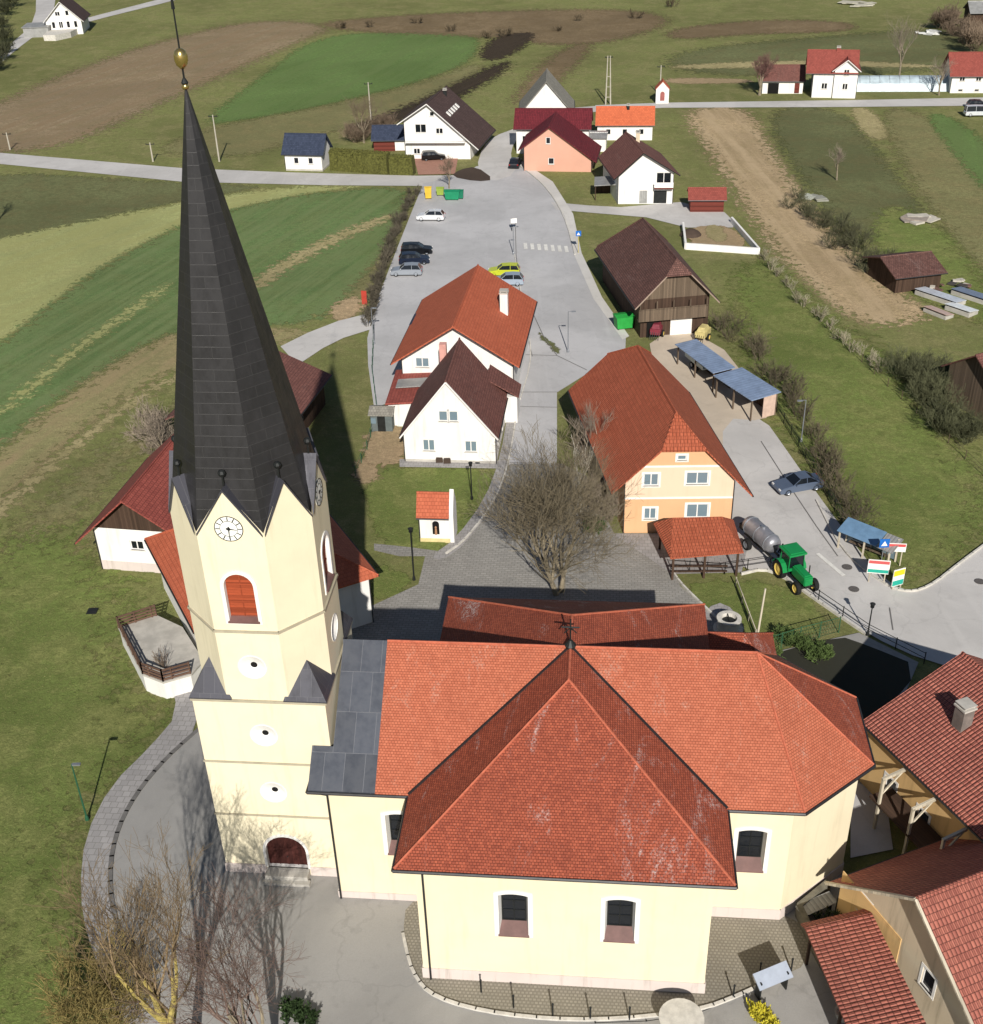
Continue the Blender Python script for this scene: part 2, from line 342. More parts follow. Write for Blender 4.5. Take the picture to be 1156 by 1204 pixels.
# ================================================================== THE GROUND
def chaikin(p, n=2):
    for _ in range(n):
        q = []
        for a, b in zip(p, p[1:]+p[:1]): q += [a*.75+b*.25, a*.25+b*.75]
        p = q
    return p
ZC = [0.002]; GZ = .115        # GZ: level of the made ground
def patch(name, px, mat, z=None, smooth=2, soft=0, thick=0, raw=False):
    if z is None: ZC[0] += .0018; z = ZC[0]
    p = [Vector((a, b, 0)) for a, b in px] if raw else [G(a, b) for a, b in px]
    p = [Vector((q.x, q.y)) for q in (chaikin(p, smooth) if smooth else p)]
    mb = MB()
    if thick: mb.prism(p, -.05, z+thick); return tag(mb.build(name, mat), kind='structure')
    if not soft:
        tr = tessellate_polygon([[Vector((q.x, q.y, 0)) for q in p]]); mb.add([(q.x, q.y, z) for q in p], tr)
        return tag(mb.build(name, mat), kind='structure')
    # ragged rim: a grid over the outline carrying the signed distance to it
    n = len(p); P0 = np.array([(q.x, q.y) for q in p]); P1 = np.roll(P0, -1, 0); W_ = soft*2.2
    lo, hi = P0.min(0)-W_, P0.max(0)+W_; cs = max((hi-lo).max()/150, soft*.5); nx, ny = (np.ceil((hi-lo)/cs)).astype(int)+1
    X, Y = np.meshgrid(lo[0]+np.arange(nx)*cs, lo[1]+np.arange(ny)*cs); Q = np.stack([X.ravel(), Y.ravel()], 1)
    dist = np.full(len(Q), 1e9); ins = np.zeros(len(Q), bool)
    for a_, b_ in zip(P0, P1):
        d_ = b_-a_; l2 = max(1e-9, d_@d_); t_ = np.clip(((Q-a_)@d_)/l2, 0, 1); dist = np.minimum(dist, np.hypot(*(Q-a_-t_[:, None]*d_).T))
        c_ = (a_[1] > Q[:, 1]) != (b_[1] > Q[:, 1]); xi = a_[0]+(Q[:, 1]-a_[1])*(b_[0]-a_[0])/((b_[1]-a_[1]) or 1e-9); ins ^= c_ & (Q[:, 0] < xi)
    sdv = np.where(ins, dist, -dist); keep = (sdv > -W_).reshape(ny, nx); e_ = np.clip(.5+.5*sdv/W_, 0, 1)
    faces = [(j*nx+i, j*nx+i+1, (j+1)*nx+i+1, (j+1)*nx+i) for j in range(ny-1) for i in range(nx-1) if keep[j, i] or keep[j+1, i] or keep[j, i+1] or keep[j+1, i+1]]
    used = sorted({v for f in faces for v in f}); mp_ = {v: k for k, v in enumerate(used)}
    me = bpy.data.meshes.new(name); me.from_pydata([(Q[v, 0], Q[v, 1], z) for v in used], [], [tuple(mp_[v] for v in f) for f in faces])
    at = me.attributes.new('edge', 'FLOAT', 'POINT'); at.data.foreach_set('value', [float(e_[v]) for v in used])
    me.materials.append(mat); o = link(bpy.data.objects.new(name, me)); return tag(o, kind='structure')
def soil(name, *a, **k):
    A, m, col = ground_mat(name, *a, **k); return soften(A, col)

gm = ground_mat('meadow_grass', (114, 118, 72), dead=.55, deadc=(146, 136, 98))[1]
mb = MB(); N = 24
for i in range(N):
    for j in range(N):
        x0, x1 = -1500+3000*i/N, -1500+3000*(i+1)/N; y0, y1 = -600+3400*j/N, -600+3400*(j+1)/N
        mb.add([(x0, y0, 0), (x1, y0, 0), (x1, y1, 0), (x0, y1, 0)], [(0, 1, 2, 3)])
ob = mb.build('ground', gm); tag(ob, kind='structure')

olive = soil('olive_meadow', (124, 122, 84), dead=.5, deadc=(138, 124, 88))
lush = soil('lush_grass', (106, 118, 64), dead=.62, deadc=(140, 138, 88))
pale = soil('pale_meadow', (156, 160, 108), dead=.4, deadc=(168, 160, 110), stripe=(158, 158, 104), sdir=(0, 330, 215, 245), sw=3.5, clump=.4)
crop = soil('winter_wheat', (98, 120, 74), dead=.35, deadc=(120, 116, 76), stripe=(118, 132, 88), sdir=(0, 480, 300, 290), sw=2.2)
track = soil('worn_field_tracks', (136, 132, 92), dead=.6, deadc=(160, 144, 108), stripe=(160, 142, 108), sdir=(0, 560, 215, 408), sw=3.2, clump=.7)
plough = soil('harvested_soil', (142, 126, 102), dead=.4, deadc=(110, 104, 66), stripe=(140, 120, 94), sdir=(0, 165, 300, 45), sw=2.5)
green = soil('sown_field', (98, 120, 70), dead=.18, deadc=(100, 118, 60), stripe=(104, 122, 74), sdir=(230, 140, 430, 45), sw=4, clump=.5)
darks = soil('dark_ploughed_soil', (58, 50, 42), dead=.2, deadc=(90, 80, 62), stripe=(70, 60, 50), sdir=(420, 150, 590, 75), sw=1.6)
heath = soil('brown_scrub', (124, 108, 84), dead=.6, deadc=(104, 88, 62), clump=1.2)
tan = soil('tan_stubble', (176, 154, 122), dead=.3, deadc=(128, 118, 76), stripe=(188, 166, 134), sdir=(840, 127, 1060, 365), sw=2.6, clump=.5)
straw = soil('straw_stubble', (162, 150, 112), dead=.5, deadc=(126, 122, 78), clump=.7)
dkgreen = soil('dark_meadow', (104, 108, 74), dead=.45, deadc=(108, 96, 66))
bare = soil('bare_earth', (168, 146, 116), dead=.4, deadc=(140, 128, 96), clump=.4)

patch('dark_meadow', [(-60, 198), (215, 215), (330, 218), (215, 236), (100, 262), (-60, 300)], dkgreen, soft=1.5)
patch('pale_meadow', [(-120, 300), (0, 280), (100, 260), (215, 238), (330, 219), (440, 217), (380, 226), (300, 240), (215, 264), (120, 316), (60, 362), (0, 410), (-120, 480)], pale, soft=1.8)
patch('green_field', [(-120, 470), (0, 405), (60, 358), (120, 313), (215, 262), (300, 239), (380, 225), (475, 219), (478, 240), (445, 320), (425, 350), (350, 385), (215, 385), (140, 425), (60, 480), (0, 535), (-120, 620)], crop, soft=1.8)
patch('field_tracks', [(-120, 620), (0, 530), (60, 478), (140, 420), (215, 388), (360, 385), (360, 400), (215, 430), (140, 470), (60, 540), (0, 600), (-120, 700)], track, soft=2)
patch('brown_streak', [(-60, 690), (60, 585), (160, 500), (215, 470), (215, 485), (160, 530), (80, 620), (-60, 760)], olive, soft=2.5)
patch('field_tracks', [(-60, 770), (60, 655), (160, 578), (206, 546), (206, 556), (160, 592), (70, 676), (-60, 800)], track, soft=1.6)
patch('straw_streak', [(-60, 640), (60, 538), (150, 470), (215, 436), (215, 443), (150, 480), (60, 554), (-60, 660)], straw, soft=1.2)
patch('worn_streak', [(290, 332), (360, 290), (420, 264), (462, 250), (464, 257), (420, 274), (360, 303), (300, 345)], straw, soft=1.6)
patch('worn_streak', [(0, 480), (80, 410), (200, 330), (202, 336), (84, 420), (0, 492)], pale, soft=1.5)
patch('field_edge', [(410, 340), (450, 300), (474, 250), (484, 250), (458, 318), (430, 362), (395, 372)], olive, soft=1.5)
patch('ploughed_field', [(-150, 190), (0, 120), (80, 85), (180, 50), (300, 22), (400, 30), (350, 50), (260, 90), (170, 130), (80, 172), (0, 180)], plough, soft=4)
patch('green_field', [(230, 148), (300, 95), (370, 42), (480, 36), (565, 38), (560, 70), (500, 95), (380, 125), (300, 140)], green, soft=2.)
patch('fallow_field', [(170, 182), (240, 150), (380, 126), (500, 97), (560, 72), (575, 85), (470, 140), (340, 165), (300, 185)], olive, soft=2.5)
patch('brown_scrub', [(360, 28), (460, 18), (600, 12), (740, 10), (800, 24), (730, 48), (660, 55), (560, 42), (420, 38)], heath, soft=4)
patch('dark_ploughed_strip', [(400, 152), (460, 132), (540, 95), (600, 68), (598, 82), (560, 105), (500, 135), (450, 148)], darks, soft=2.5)
patch('dark_ploughed_strip', [(560, 66), (580, 42), (632, 36), (622, 52), (596, 68), (575, 72)], darks, soft=2)
patch('scrub_strip', [(598, 120), (640, 70), (680, 50), (700, 52), (655, 100), (625, 122)], heath, soft=3)
patch('far_meadow', [(780, 60), (1000, 40), (1160, 30), (1160, 85), (800, 92)], dkgreen, soft=4)
patch('fallow_strip', [(782, 34), (900, 22), (1010, 26), (1000, 38), (880, 40), (790, 48)], heath, soft=3)
patch('straw_strip', [(790, 76), (960, 70), (1100, 76), (1100, 80), (960, 78), (790, 82)], straw, soft=1.5)
patch('garden_bed', [(782, 91), (884, 93), (884, 98), (782, 99)], bare, soft=1)
patch('tan_field', [(798, 127), (882, 125), (905, 170), (940, 225), (1000, 295), (1070, 350), (1100, 372), (1040, 385), (985, 372), (930, 320), (880, 250), (835, 180)], tan, soft=2.6, smooth=2)
patch('meadow', [(895, 126), (992, 126), (1040, 190), (1090, 250), (1100, 290), (1000, 280), (940, 210)], dkgreen, soft=2)
patch('straw_patch', [(996, 126), (1024, 127), (1056, 162), (1020, 166)], straw, soft=1)
patch('fallow_field', [(1030, 128), (1082, 128), (1180, 210), (1180, 330), (1150, 320), (1070, 215)], olive, soft=2)
patch('green_strip', [(1084, 134), (1118, 134), (1190, 190), (1190, 260), (1140, 205)], green, soft=1.5)
patch('orchard_meadow', [(1040, 235), (1100, 260), (1160, 330), (1190, 400), (1040, 330), (1020, 290)], lush, soft=2)
patch('meadow', [(860, 320), (905, 300), (985, 380), (1060, 430), (1120, 520), (1160, 560), (1160, 640), (1075, 692), (1010, 640), (960, 560), (920, 500), (870, 420)], lush, soft=3)
patch('lawn', [(430, 560), (470, 548), (586, 550), (575, 590), (540, 635), (500, 655), (455, 650), (430, 600)], lush, soft=.6)
patch('lawn', [(434, 665), (470, 668), (488, 685), (455, 706), (434, 706)], lush, soft=.4)
patch('lawn', [(798, 684), (870, 682), (930, 690), (975, 730), (965, 745), (900, 762), (850, 745)], lush, soft=.4)
patch('lawn', [(-60, 640), (100, 620), (160, 700), (150, 800), (215, 830), (180, 890), (110, 950), (90, 1060), (130, 1180), (80, 1300), (-100, 1300)], lush, soft=4)
patch('bare_earth', [(385, 360), (418, 348), (430, 356), (424, 372), (392, 380)], bare, soft=.8)
patch('bare_earth', [(416, 545), (440, 530), (450, 560), (430, 572), (416, 565)], bare, soft=.6)

asph = paved('asphalt', (182, 181, 182), crack=.12); asph2 = paved('pale_asphalt', (192, 189, 186), crack=.15)
yardm = paved('worn_yard_asphalt', (152, 150, 147), crack=.15, stain=.5, dark=.62); beigep = paved('gravel_yard', (196, 182, 164), crack=0, stain=.35)
cobble = paved('cobbles', (150, 147, 142), crack=0, stain=.3, cell=(.5, .28, .03)); slabs_ = paved('paving_slabs', (158, 155, 154), crack=0, stain=.2, cell=(.5, .5, .025))
pebble = paved('pebble_bed', (150, 144, 132), crack=0, stain=.4, cell=(.22, .2, .04)); brickp = paved('brick_paving', (170, 128, 112), crack=0, cell=(.3, .15, .02))
darkp = paved('dark_earth', (74, 62, 54), crack=0)
patch('road', [(-300, 166), (0, 180), (215, 198), (340, 203), (490, 207), (550, 206), (550, 222), (500, 219), (380, 218), (215, 214), (0, 193), (-300, 180)], asph2, smooth=0)
patch('parking_lot', [(432, 398), (444, 352), (466, 295), (486, 245), (498, 216), (545, 206), (560, 196), (598, 188), (640, 215), (664, 252), (676, 300), (700, 352), (736, 396), (735, 420), (690, 440), (655, 462), (655, 548), (597, 548), (600, 480), (470, 470), (440, 480), (433, 430)], asph, smooth=0)
patch('road', [(560, 198), (568, 172), (582, 160), (604, 152), (640, 138), (660, 128), (712, 124), (712, 131), (668, 134), (622, 150), (604, 168), (600, 185), (608, 205), (575, 215)], asph2, smooth=1)
patch('road', [(700, 124), (780, 121), (1000, 118), (1200, 114), (1200, 124), (1000, 126), (780, 127), (700, 131)], asph2, smooth=0)
patch('road', [(-40, 90), (0, 62), (36, 32), (44, 8), (40, -60), (72, -60), (64, 15), (56, 32), (30, 50), (8, 68), (-40, 110)], asph2, smooth=1)
patch('path', [(92, 24), (130, 14), (200, -4), (260, -20), (262, -16), (204, 1), (134, 18), (96, 28)], asph2, smooth=1)
patch('house_drive', [(648, 238), (692, 242), (730, 244), (800, 238), (852, 250), (864, 262), (862, 268), (808, 268), (760, 256), (700, 251), (654, 247)], asph2, smooth=0)
patch('village_road', [(862, 488), (898, 492), (925, 530), (960, 580), (1004, 640), (1030, 672), (1060, 696), (1092, 692), (1130, 660), (1180, 630), (1260, 610), (1260, 760), (1156, 790), (1092, 780), (1020, 747), (960, 705), (905, 668), (878, 674), (850, 640), (850, 560), (830, 500)], asph2, smooth=1)
patch('farm_yard', [(762, 394), (836, 392), (905, 480), (900, 496), (850, 492), (850, 560), (820, 520), (770, 440)], beigep, smooth=1)
patch('barn_strip', [(672, 310), (690, 308), (712, 345), (756, 395), (752, 404), (728, 392), (696, 352)], dkgreen, smooth=1)
patch('plaza', [(600, 546), (660, 546), (690, 560), (722, 628), (770, 632), (790, 668), (800, 690), (850, 735), (852, 768), (405, 790), (395, 725), (440, 712), (492, 688), (500, 655), (470, 655), (440, 648), (440, 640), (480, 644), (525, 650), (548, 632), (580, 585)], cobble, smooth=0)
patch('pavement', [(520, 660), (548, 640), (584, 590), (600, 540), (610, 470), (600, 470), (588, 540), (570, 588), (536, 634), (505, 656)], slabs_, smooth=1)
patch('courtyard', [(720, 628), (850, 628), (880, 640), (872, 674), (790, 676), (760, 655)], slabs_, smooth=0)
patch('pavement', [(606, 190), (614, 190), (650, 214), (674, 252), (684, 298), (708, 350), (740, 396), (732, 400), (698, 352), (675, 300), (664, 254), (640, 218)], paved('pale_pavement', (206, 203, 198), crack=.1), smooth=0)
patch('green_verge', [(630, 392), (640, 394), (660, 414), (654, 418)], dkgreen, soft=.3)
patch('well_paving', [(830, 716), (852, 708), (876, 735), (872, 752), (850, 760), (826, 742)], slabs_, smooth=1)
patch('path', [(330, 408), (362, 392), (398, 378), (438, 368), (436, 388), (404, 398), (380, 410), (350, 430)], asph2, smooth=0)
patch('path', [(198, 790), (228, 792), (236, 855), (196, 890), (158, 935), (134, 985), (128, 1045), (142, 1105), (176, 1165), (230, 1260), (190, 1290), (140, 1190), (104, 1110), (94, 1050), (100, 985), (130, 925), (178, 878), (210, 840)], slabs_, smooth=1)
patch('yard', [(234, 856), (194, 890), (158, 935), (134, 985), (128, 1045), (142, 1105), (176, 1165), (230, 1262), (300, 1400), (1300, 1400), (1156, 1150), (1000, 1080), (985, 1000), (1080, 780), (1010, 745), (900, 770), (900, 1060), (420, 1000), (420, 880), (300, 845), (236, 850)], yardm, smooth=0)
patch('pebble_bed', [(478, 1062), (520, 1050), (820, 1050), (935, 1075), (965, 1128), (870, 1172), (820, 1192), (700, 1204), (590, 1198), (510, 1176), (484, 1145), (474, 1100)], pebble, smooth=1)
patch('shaded_path', [(1000, 920), (1040, 930), (1050, 1000), (1000, 1010)], asph, smooth=0)
patch('dark_ground', [(896, 774), (985, 748), (1020, 760), (1084, 786), (1030, 850), (1005, 905), (985, 860), (915, 800)], paved('near_black_ground', (52, 52, 44), crack=0), smooth=1)  # one near-black tone over the whole plot behind the apse
patch('brick_drive', [(485, 180), (540, 180), (535, 205), (492, 206)], brickp, smooth=0)
patch('flower_bed', [(540, 200), (560, 196), (582, 212), (560, 214), (530, 208)], darkp, smooth=1)
patch('green_verge', [(545, 222), (560, 224), (586, 240), (580, 243), (552, 232)], dkgreen, smooth=1)
patch('garden_yard', [(436, 500), (476, 498), (478, 546), (440, 548), (425, 540)], bare, smooth=1, soft=.5)
patch('house_pavement', [(470, 541), (590, 543), (588, 552), (470, 550)], slabs_, smooth=0)

# kerbs: real steps along the carriageways
def kerb(px, h=.12, wd=.15, mat=None, name='kerb'):
    p = [G(a, b) for a, b in px]; mb = MB()
    for _ in range(2):
        if len(p) > 2: p = [p[0]]+[q for a, b in zip(p, p[1:]) for q in (a*.75+b*.25, a*.25+b*.75)][1:-1]+[p[-1]]
    for a, b in zip(p, p[1:]):
        d = b-a; mb.box(((a.x+b.x)/2, (a.y+b.y)/2, (h+GZ)/2), (d.length+wd*.4, wd, h+GZ), math.atan2(d.y, d.x))
    return tag(mb.build(name, mat or M['stone']), kind='structure')
kerb([(676, 300), (664, 254), (640, 217), (606, 192)]); kerb([(610, 470), (600, 540), (584, 588), (548, 636), (525, 652)])
kerb([(605, 300), (617, 372), (627, 420), (612, 470)], .06, .12)
kerb([(790, 672), (802, 690), (850, 735)]); kerb([(872, 676), (905, 668), (960, 707), (1020, 748)])
kerb([(960, 590), (990, 650), (1030, 682), (1060, 698), (1090, 694), (1130, 662), (1160, 640)])
kerb([(474, 1100), (484, 1146), (510, 1176), (590, 1196), (700, 1203), (820, 1191), (870, 1172), (905, 1155)], .1, .18)
kerb([(236, 857), (196, 892), (158, 937), (134, 987), (128, 1046), (142, 1106), (176, 1166), (230, 1262)], .05, .28, plain('dark_drain_stone', (104, 102, 100), .9, .2))
# joints and tar lines in the paving
def lines(name, segs, wd, mat, z=.1232):
    mb = MB()
    for seg in segs:
        P_ = [G(*q) for q in seg]
        for a, b in zip(P_, P_[1:]): d = b-a; mb.box(((a.x+b.x)/2, (a.y+b.y)/2, z), (d.length+wd*.5, wd, .003), math.atan2(d.y, d.x)); z += .0001
    return tag(mb.build(name, mat), kind='structure')
tar = plain('tar_joint', (112, 110, 108), .7, .15, 2)
lines('tar_joint', [[(600, 545), (655, 546)], [(608, 462), (656, 462)], [(612, 479), (656, 480)], [(618, 418), (655, 419), (690, 436)], [(655, 419), (640, 398), (628, 372)], [(895, 520), (930, 575), (960, 620), (985, 655)], [(1046, 716), (1050, 742)], [(606, 262), (607, 300), (613, 360), (626, 420)]], .08, tar)
# painted markings
whitep = plain('road_paint', (214, 212, 206), .7, .12, 1.5)
mb = MB()
for k in range(7):
    a = G(618+k*8, 290+k*.6); mb.box((a.x, a.y, .3), (.5, 2.6, .004))
o = mb.build('crosswalk', whitep); tag(o, kind='structure'); o.location.z = -.3+.122
mb = MB(); a, b = G(961, 652), G(992, 678); d = b-a
mb.box(((a.x+b.x)/2, (a.y+b.y)/2, .124), (d.length, .35, .004), math.atan2(d.y, d.x)); tag(mb.build('road_marking', whitep), kind='structure')

# ================================================================== THE CHURCH
def frame(axis, off, sgn=1):
    # local frames for walls: axis 'x' -> wall runs along x at y=off, facing -y when sgn=1
    if axis == 'x': return lambda u, z, d: (u, off-sgn*d, z)
    return lambda u, z, d: (off-sgn*d, u, z)
def pframe(p, q):           # wall from p to q, outward on its right-hand side
    p, q = Vector(p), Vector(q); t = (q-p).normalized(); n = Vector((t.y, -t.x))
    return lambda u, z, d: (p.x+t.x*u+n.x*d, p.y+t.y*u+n.y*d, z)
def arch(cx, z0, w, h, rise, n=10):      # opening outline: rectangle with an arched head
    hw = w/2; pts = [(cx-hw, z0), (cx+hw, z0)]
    if rise <= 0: return pts+[(cx+hw, z0+h), (cx-hw, z0+h)]
    r = (hw*hw+rise*rise)/(2*rise); zc = z0+h-r; a = math.asin(min(1, hw/r))
    if rise >= hw*.999: a = math.pi/2
    return pts+[(cx+r*math.sin(a-2*a*k/n), zc+r*math.cos(a-2*a*k/n)) for k in range(n+1)]
def rev_arch(fr, mb, outer, inner, d0, d1, mi=0, skip=()):
    n = len(outer); mb.add([fr(a, b, d0) for a, b in outer]+[fr(a, b, d1) for a, b in inner], [(k, (k+1) % n, n+(k+1) % n, n+k) for k in range(n) if k not in skip], mi)
def ring(fr, mb, outer, inner, d0, d1, mi=0):      # flat band with thickness between two loops
    n = len(outer); V_ = [fr(a, b, d1) for a, b in outer]+[fr(a, b, d1) for a, b in inner]+[fr(a, b, d0) for a, b in outer]+[fr(a, b, d0) for a, b in inner]; f = []
    for k in range(n):
        j = (k+1) % n; f += [(k, j, n+j, n+k), (k, j, 2*n+j, 2*n+k), (n+k, n+j, 3*n+j, 3*n+k)]
    mb.add(V_, f, mi)

CH = empty('church', (*G(496, 1148)[:2], 0), R(-6), 'large cream church with red tiled roofs and a tall dark pointed spire', 'church')
CH.location = (-4.215, 42.607, 0)
EZ, RZ, AX = 9.1, 14.45, 11.45          # eave, ridge, nave axis
wallm = [M['cream'], M['trim']]
def church_window(fr, u, z0, wo=1.55, ho=3.15):
    """opening outline + all pieces of one splayed window"""
    o_ = arch(u, z0, wo, ho, .14, 8); i_ = arch(u, z0+.6, wo-.24, ho-.8, .1, 8)
    wd = MB(); ring(fr, wd, i_, arch(u, z0+.66, wo-.38, ho-.95, .1, 8), -.5, -.42)
    gw, gh = wo-.38, ho-.95
    for k in (-1, 0, 1) if gw > 1.5 else (0,): wd.add([fr(u+k*gw/3-.025, z0+.66, -.44), fr(u+k*gw/3+.025, z0+.66, -.44), fr(u+k*gw/3+.025, z0+.66+gh, -.44), fr(u+k*gw/3-.025, z0+.66+gh, -.44)], [(0, 1, 2, 3)])
    for zz in (z0+.66+gh*.33, z0+.66+gh*.66): wd.add([fr(u-gw/2, zz-.025, -.43), fr(u+gw/2, zz-.025, -.43), fr(u+gw/2, zz+.025, -.43), fr(u-gw/2, zz+.025, -.43)], [(0, 1, 2, 3)])
    win = wd.build('window', M['dark'], CH)
    g = MB(); g.add([fr(a, b, -.47) for a, b in i_], [tuple(range(len(i_)))]); g.build('pane', M['glass'], win)
    s = MB(); rev_arch(fr, s, o_, i_, 0, -.5, skip=(0,)); e = .24
    ring(fr, s, arch(u, z0-e*.6, wo+2*e, ho+e*1.6, .2, 8), o_, -.01, .05); s.build('surround', M['trim'], win)
    k = MB(); k.add([fr(u-wo/2-.05, z0-.02, .12), fr(u+wo/2+.05, z0-.02, .12), fr(u+(wo-.24)/2+.05, z0+.62, -.49), fr(u-(wo-.24)/2-.05, z0+.62, -.49),
                     fr(u-wo/2-.05, z0-.08, .12), fr(u+wo/2+.05, z0-.08, .12), fr(u+wo/2+.05, z0-.08, .0), fr(u-wo/2-.05, z0-.08, .0)],
                    [(0, 1, 2, 3), (0, 1, 5, 4), (4, 5, 6, 7)]); k.build('sill', M['sillbrown'], win)
    return o_
def simple_wall(mb, p, q, zt, wins=(), z0=-.1):
    fr = pframe(p, q); L = (Vector(q)-Vector(p)).length; holes = [church_window(fr, u, z) for u, z in wins]
    mb.wall(fr, [(0, z0), (L, z0), (L, zt), (0, zt)], holes, .02, 0, 1)
ZT = 9.15
mb = MB()      # transept walls
simple_wall(mb, (-.35, 0), (14.9, 0), ZT, [(5.05, 4.0), (10.6, 4.0)])
simple_wall(mb, (14.9, 0), (14.9, 5.2), ZT); simple_wall(mb, (-.35, 5.2), (-.35, 0), ZT)
mb.build('transept_wall', wallm, CH); mb = MB(); simple_wall(mb, (14.9, 17.7), (14.9, 22.9), ZT); simple_wall(mb, (14.9, 22.9), (-.35, 22.9), ZT); simple_wall(mb, (-.35, 22.9), (-.35, 17.7), ZT)
mb.build('transept_wall', wallm, CH)
mb = MB()      # nave + apse walls
simple_wall(mb, (-6.1, 6.9), (-6.1, 5.2), ZT); simple_wall(mb, (-6.1, 5.2), (-.35, 5.2), ZT, [(4.0, 4.0)]); mb.build('nave_wall', wallm, CH); mb = MB(); simple_wall(mb, (14.9, 5.2), (19.5, 5.2), ZT, [(2.55, 4.0)])
simple_wall(mb, (19.5, 5.2), (23.6, 8.9), ZT); simple_wall(mb, (23.6, 8.9), (23.6, 14.0), ZT); simple_wall(mb, (23.6, 14.0), (19.5, 17.7), ZT)
simple_wall(mb, (19.5, 17.7), (14.9, 17.7), ZT); mb.build('nave_wall', wallm, CH)
mb = MB(); simple_wall(mb, (-.35, 17.7), (-6.1, 17.7), ZT); mb.build('nave_wall', wallm, CH)
def strip(mb, pts, z0, z1, t):          # proud band along a wall line
    for p, q in zip(pts, pts[1:]):
        fr = pframe(p, q); L = (Vector(q)-Vector(p)).length
        mb.add([fr(u, z, d) for d in (-.02, t) for z in (z0, z1) for u in (-t*.6, L+t*.6)], [(4, 5, 7, 6), (0, 1, 5, 4), (2, 3, 7, 6), (0, 2, 6, 4), (1, 3, 7, 5)])
for pts_, h_ in (([(-.35, 5.1), (-.35, 0), (14.9, 0), (14.9, 5.1)], .9), ([(-6.1, 6.8), (-6.1, 5.2), (-.42, 5.2)], .62), ([(14.97, 5.2), (19.5, 5.2), (23.6, 8.9), (23.6, 14.0), (19.5, 17.7)], .9)):
    mb = MB(); strip(mb, pts_, -.1, h_, .06); mb.build('plinth', M['plinth'], CH)
def nz(v): return RZ-(abs(v-AX))*(RZ-EZ)/(AX-4.75)
def np_(u, v): return (u, v, nz(v))
rt = .16
# nave roof (main part + lead strip by the tower + apse)
A_ = (17.65, AX, RZ); E1, E2, E3, E4 = (19.95, 4.75, EZ), (24.2, 8.6, EZ), (24.2, 14.3, EZ), (19.95, 18.15, EZ)
mb = MB()
mb.slabs([[np_(-3.2, 4.75), E1, A_, np_(-3.2, AX)], [np_(-3.2, AX), A_, E4, np_(-3.2, 18.15)], [E1, E2, A_], [E3, E4, A_]], rt)
mb.slabs([[E2, E3, A_]], rt, 1)
nr = mb.build('nave_roof', [M['church_tile'], M['church_tile_old']], CH)
mb = MB(); mb.slabs([[np_(-6.95, 4.75), np_(-3.2, 4.75), np_(-3.2, 6.66), np_(-6.95, 6.66)], [np_(-5.75, 6.66), np_(-3.2, 6.66), np_(-3.2, AX), np_(-5.75, AX)],
                     [np_(-5.75, AX), np_(-3.2, AX), np_(-3.2, 18.15), np_(-5.75, 18.15)]], rt+.02)
for v in mb.v: pass
o = mb.build('lead_roof', M['lead'], CH); o.location.z = .012
# transept roof: hipped both ends, steeper look of old tiles on its west and east slopes
TC, TH = 7.27, 8.6; W1, W2 = TC-TH, TC+TH; HY1, HY2 = 8.5, 14.4; V1, V2 = -.45, 23.35
S_, N_ = (TC, HY1, RZ+.02), (TC, HY2, RZ+.02)
mb = MB(); mb.slabs([[(W1, V1, EZ), (W2, V1, EZ), S_], [(W2, V2, EZ), (W1, V2, EZ), N_], [(W1, V1, EZ), S_, N_, (W1, V2, EZ)], [(W2, V1, EZ), S_, N_, (W2, V2, EZ)]], rt)
mb.m = [0]*len(mb.m); mb.m[2] = mb.m[3] = 0
mb.build('transept_roof', [M['church_tile_old']], CH)
def capline(mb, pts, r=.075, n=6):
    for a, b in zip(pts, pts[1:]): mb.bar(a, b, r, n=n)
mb = MB(); up = Vector((0, 0, .0))
capline(mb, [(-3.2, AX, RZ), A_]); 
for e in (E1, E2, E3, E4): mb.bar(A_, e, .07)
for e in ((W1, V1), (W2, V1)): mb.bar(S_, (*e, EZ), .07)
for e in ((W1, V2), (W2, V2)): mb.bar(N_, (*e, EZ), .07)
mb.bar(S_, N_, .08); mb.build('ridge_cap', plain('ridge_tile', (178, 98, 74), .8, .2, 3), CH)
mb = MB()       # valley flashing
X0 = (TC, AX, RZ)
for sx in (W1, W2):
    for vv in (4.75, 18.15): mb.bar((X0[0], X0[1], X0[2]+.0), (sx, vv, EZ), .11, n=4)
mb.build('valley_flashing', M['zinc'], CH)
mb = MB()
def gutter(mb, pts, r=.09):
    for a, b in zip(pts, pts[1:]): mb.bar(a, b, r, n=6)
gz = EZ-.12
gutter(mb, [(W1-.05, 4.7, gz), (W1-.05, V1-.08, gz), (W2+.05, V1-.08, gz), (W2+.05, 4.7, gz)]); gutter(mb, [(-7.0, 6.6, gz), (-7.0, 4.68, gz), (W1, 4.68, gz)])
mb.build('gutter', M['zinc'], CH); mb = MB(); gutter(mb, [(W2, 4.68, gz), (19.98, 4.68, gz), (24.27, 8.57, gz), (24.27, 14.33, gz), (19.98, 18.22, gz), (W2, 18.22, gz)])
mb.build('gutter', M['zinc'], CH)
for pts in ([(W1+.6, V1-.05, gz), (.05, -.12, gz-.5), (.05, -.12, .05)], [(-6.6, 4.7, gz), (-6.0, 5.08, gz-.5), (-6.0, 5.08, .05)], [(W2-.1, 4.7, gz), (15.3, 5.08, gz-.5), (15.3, 5.08, .05)]):
    mb = MB(); capline(mb, pts, .065); mb.build('downpipe', M['zinc'], CH)
mb = MB()       # cornice moulding under the eaves
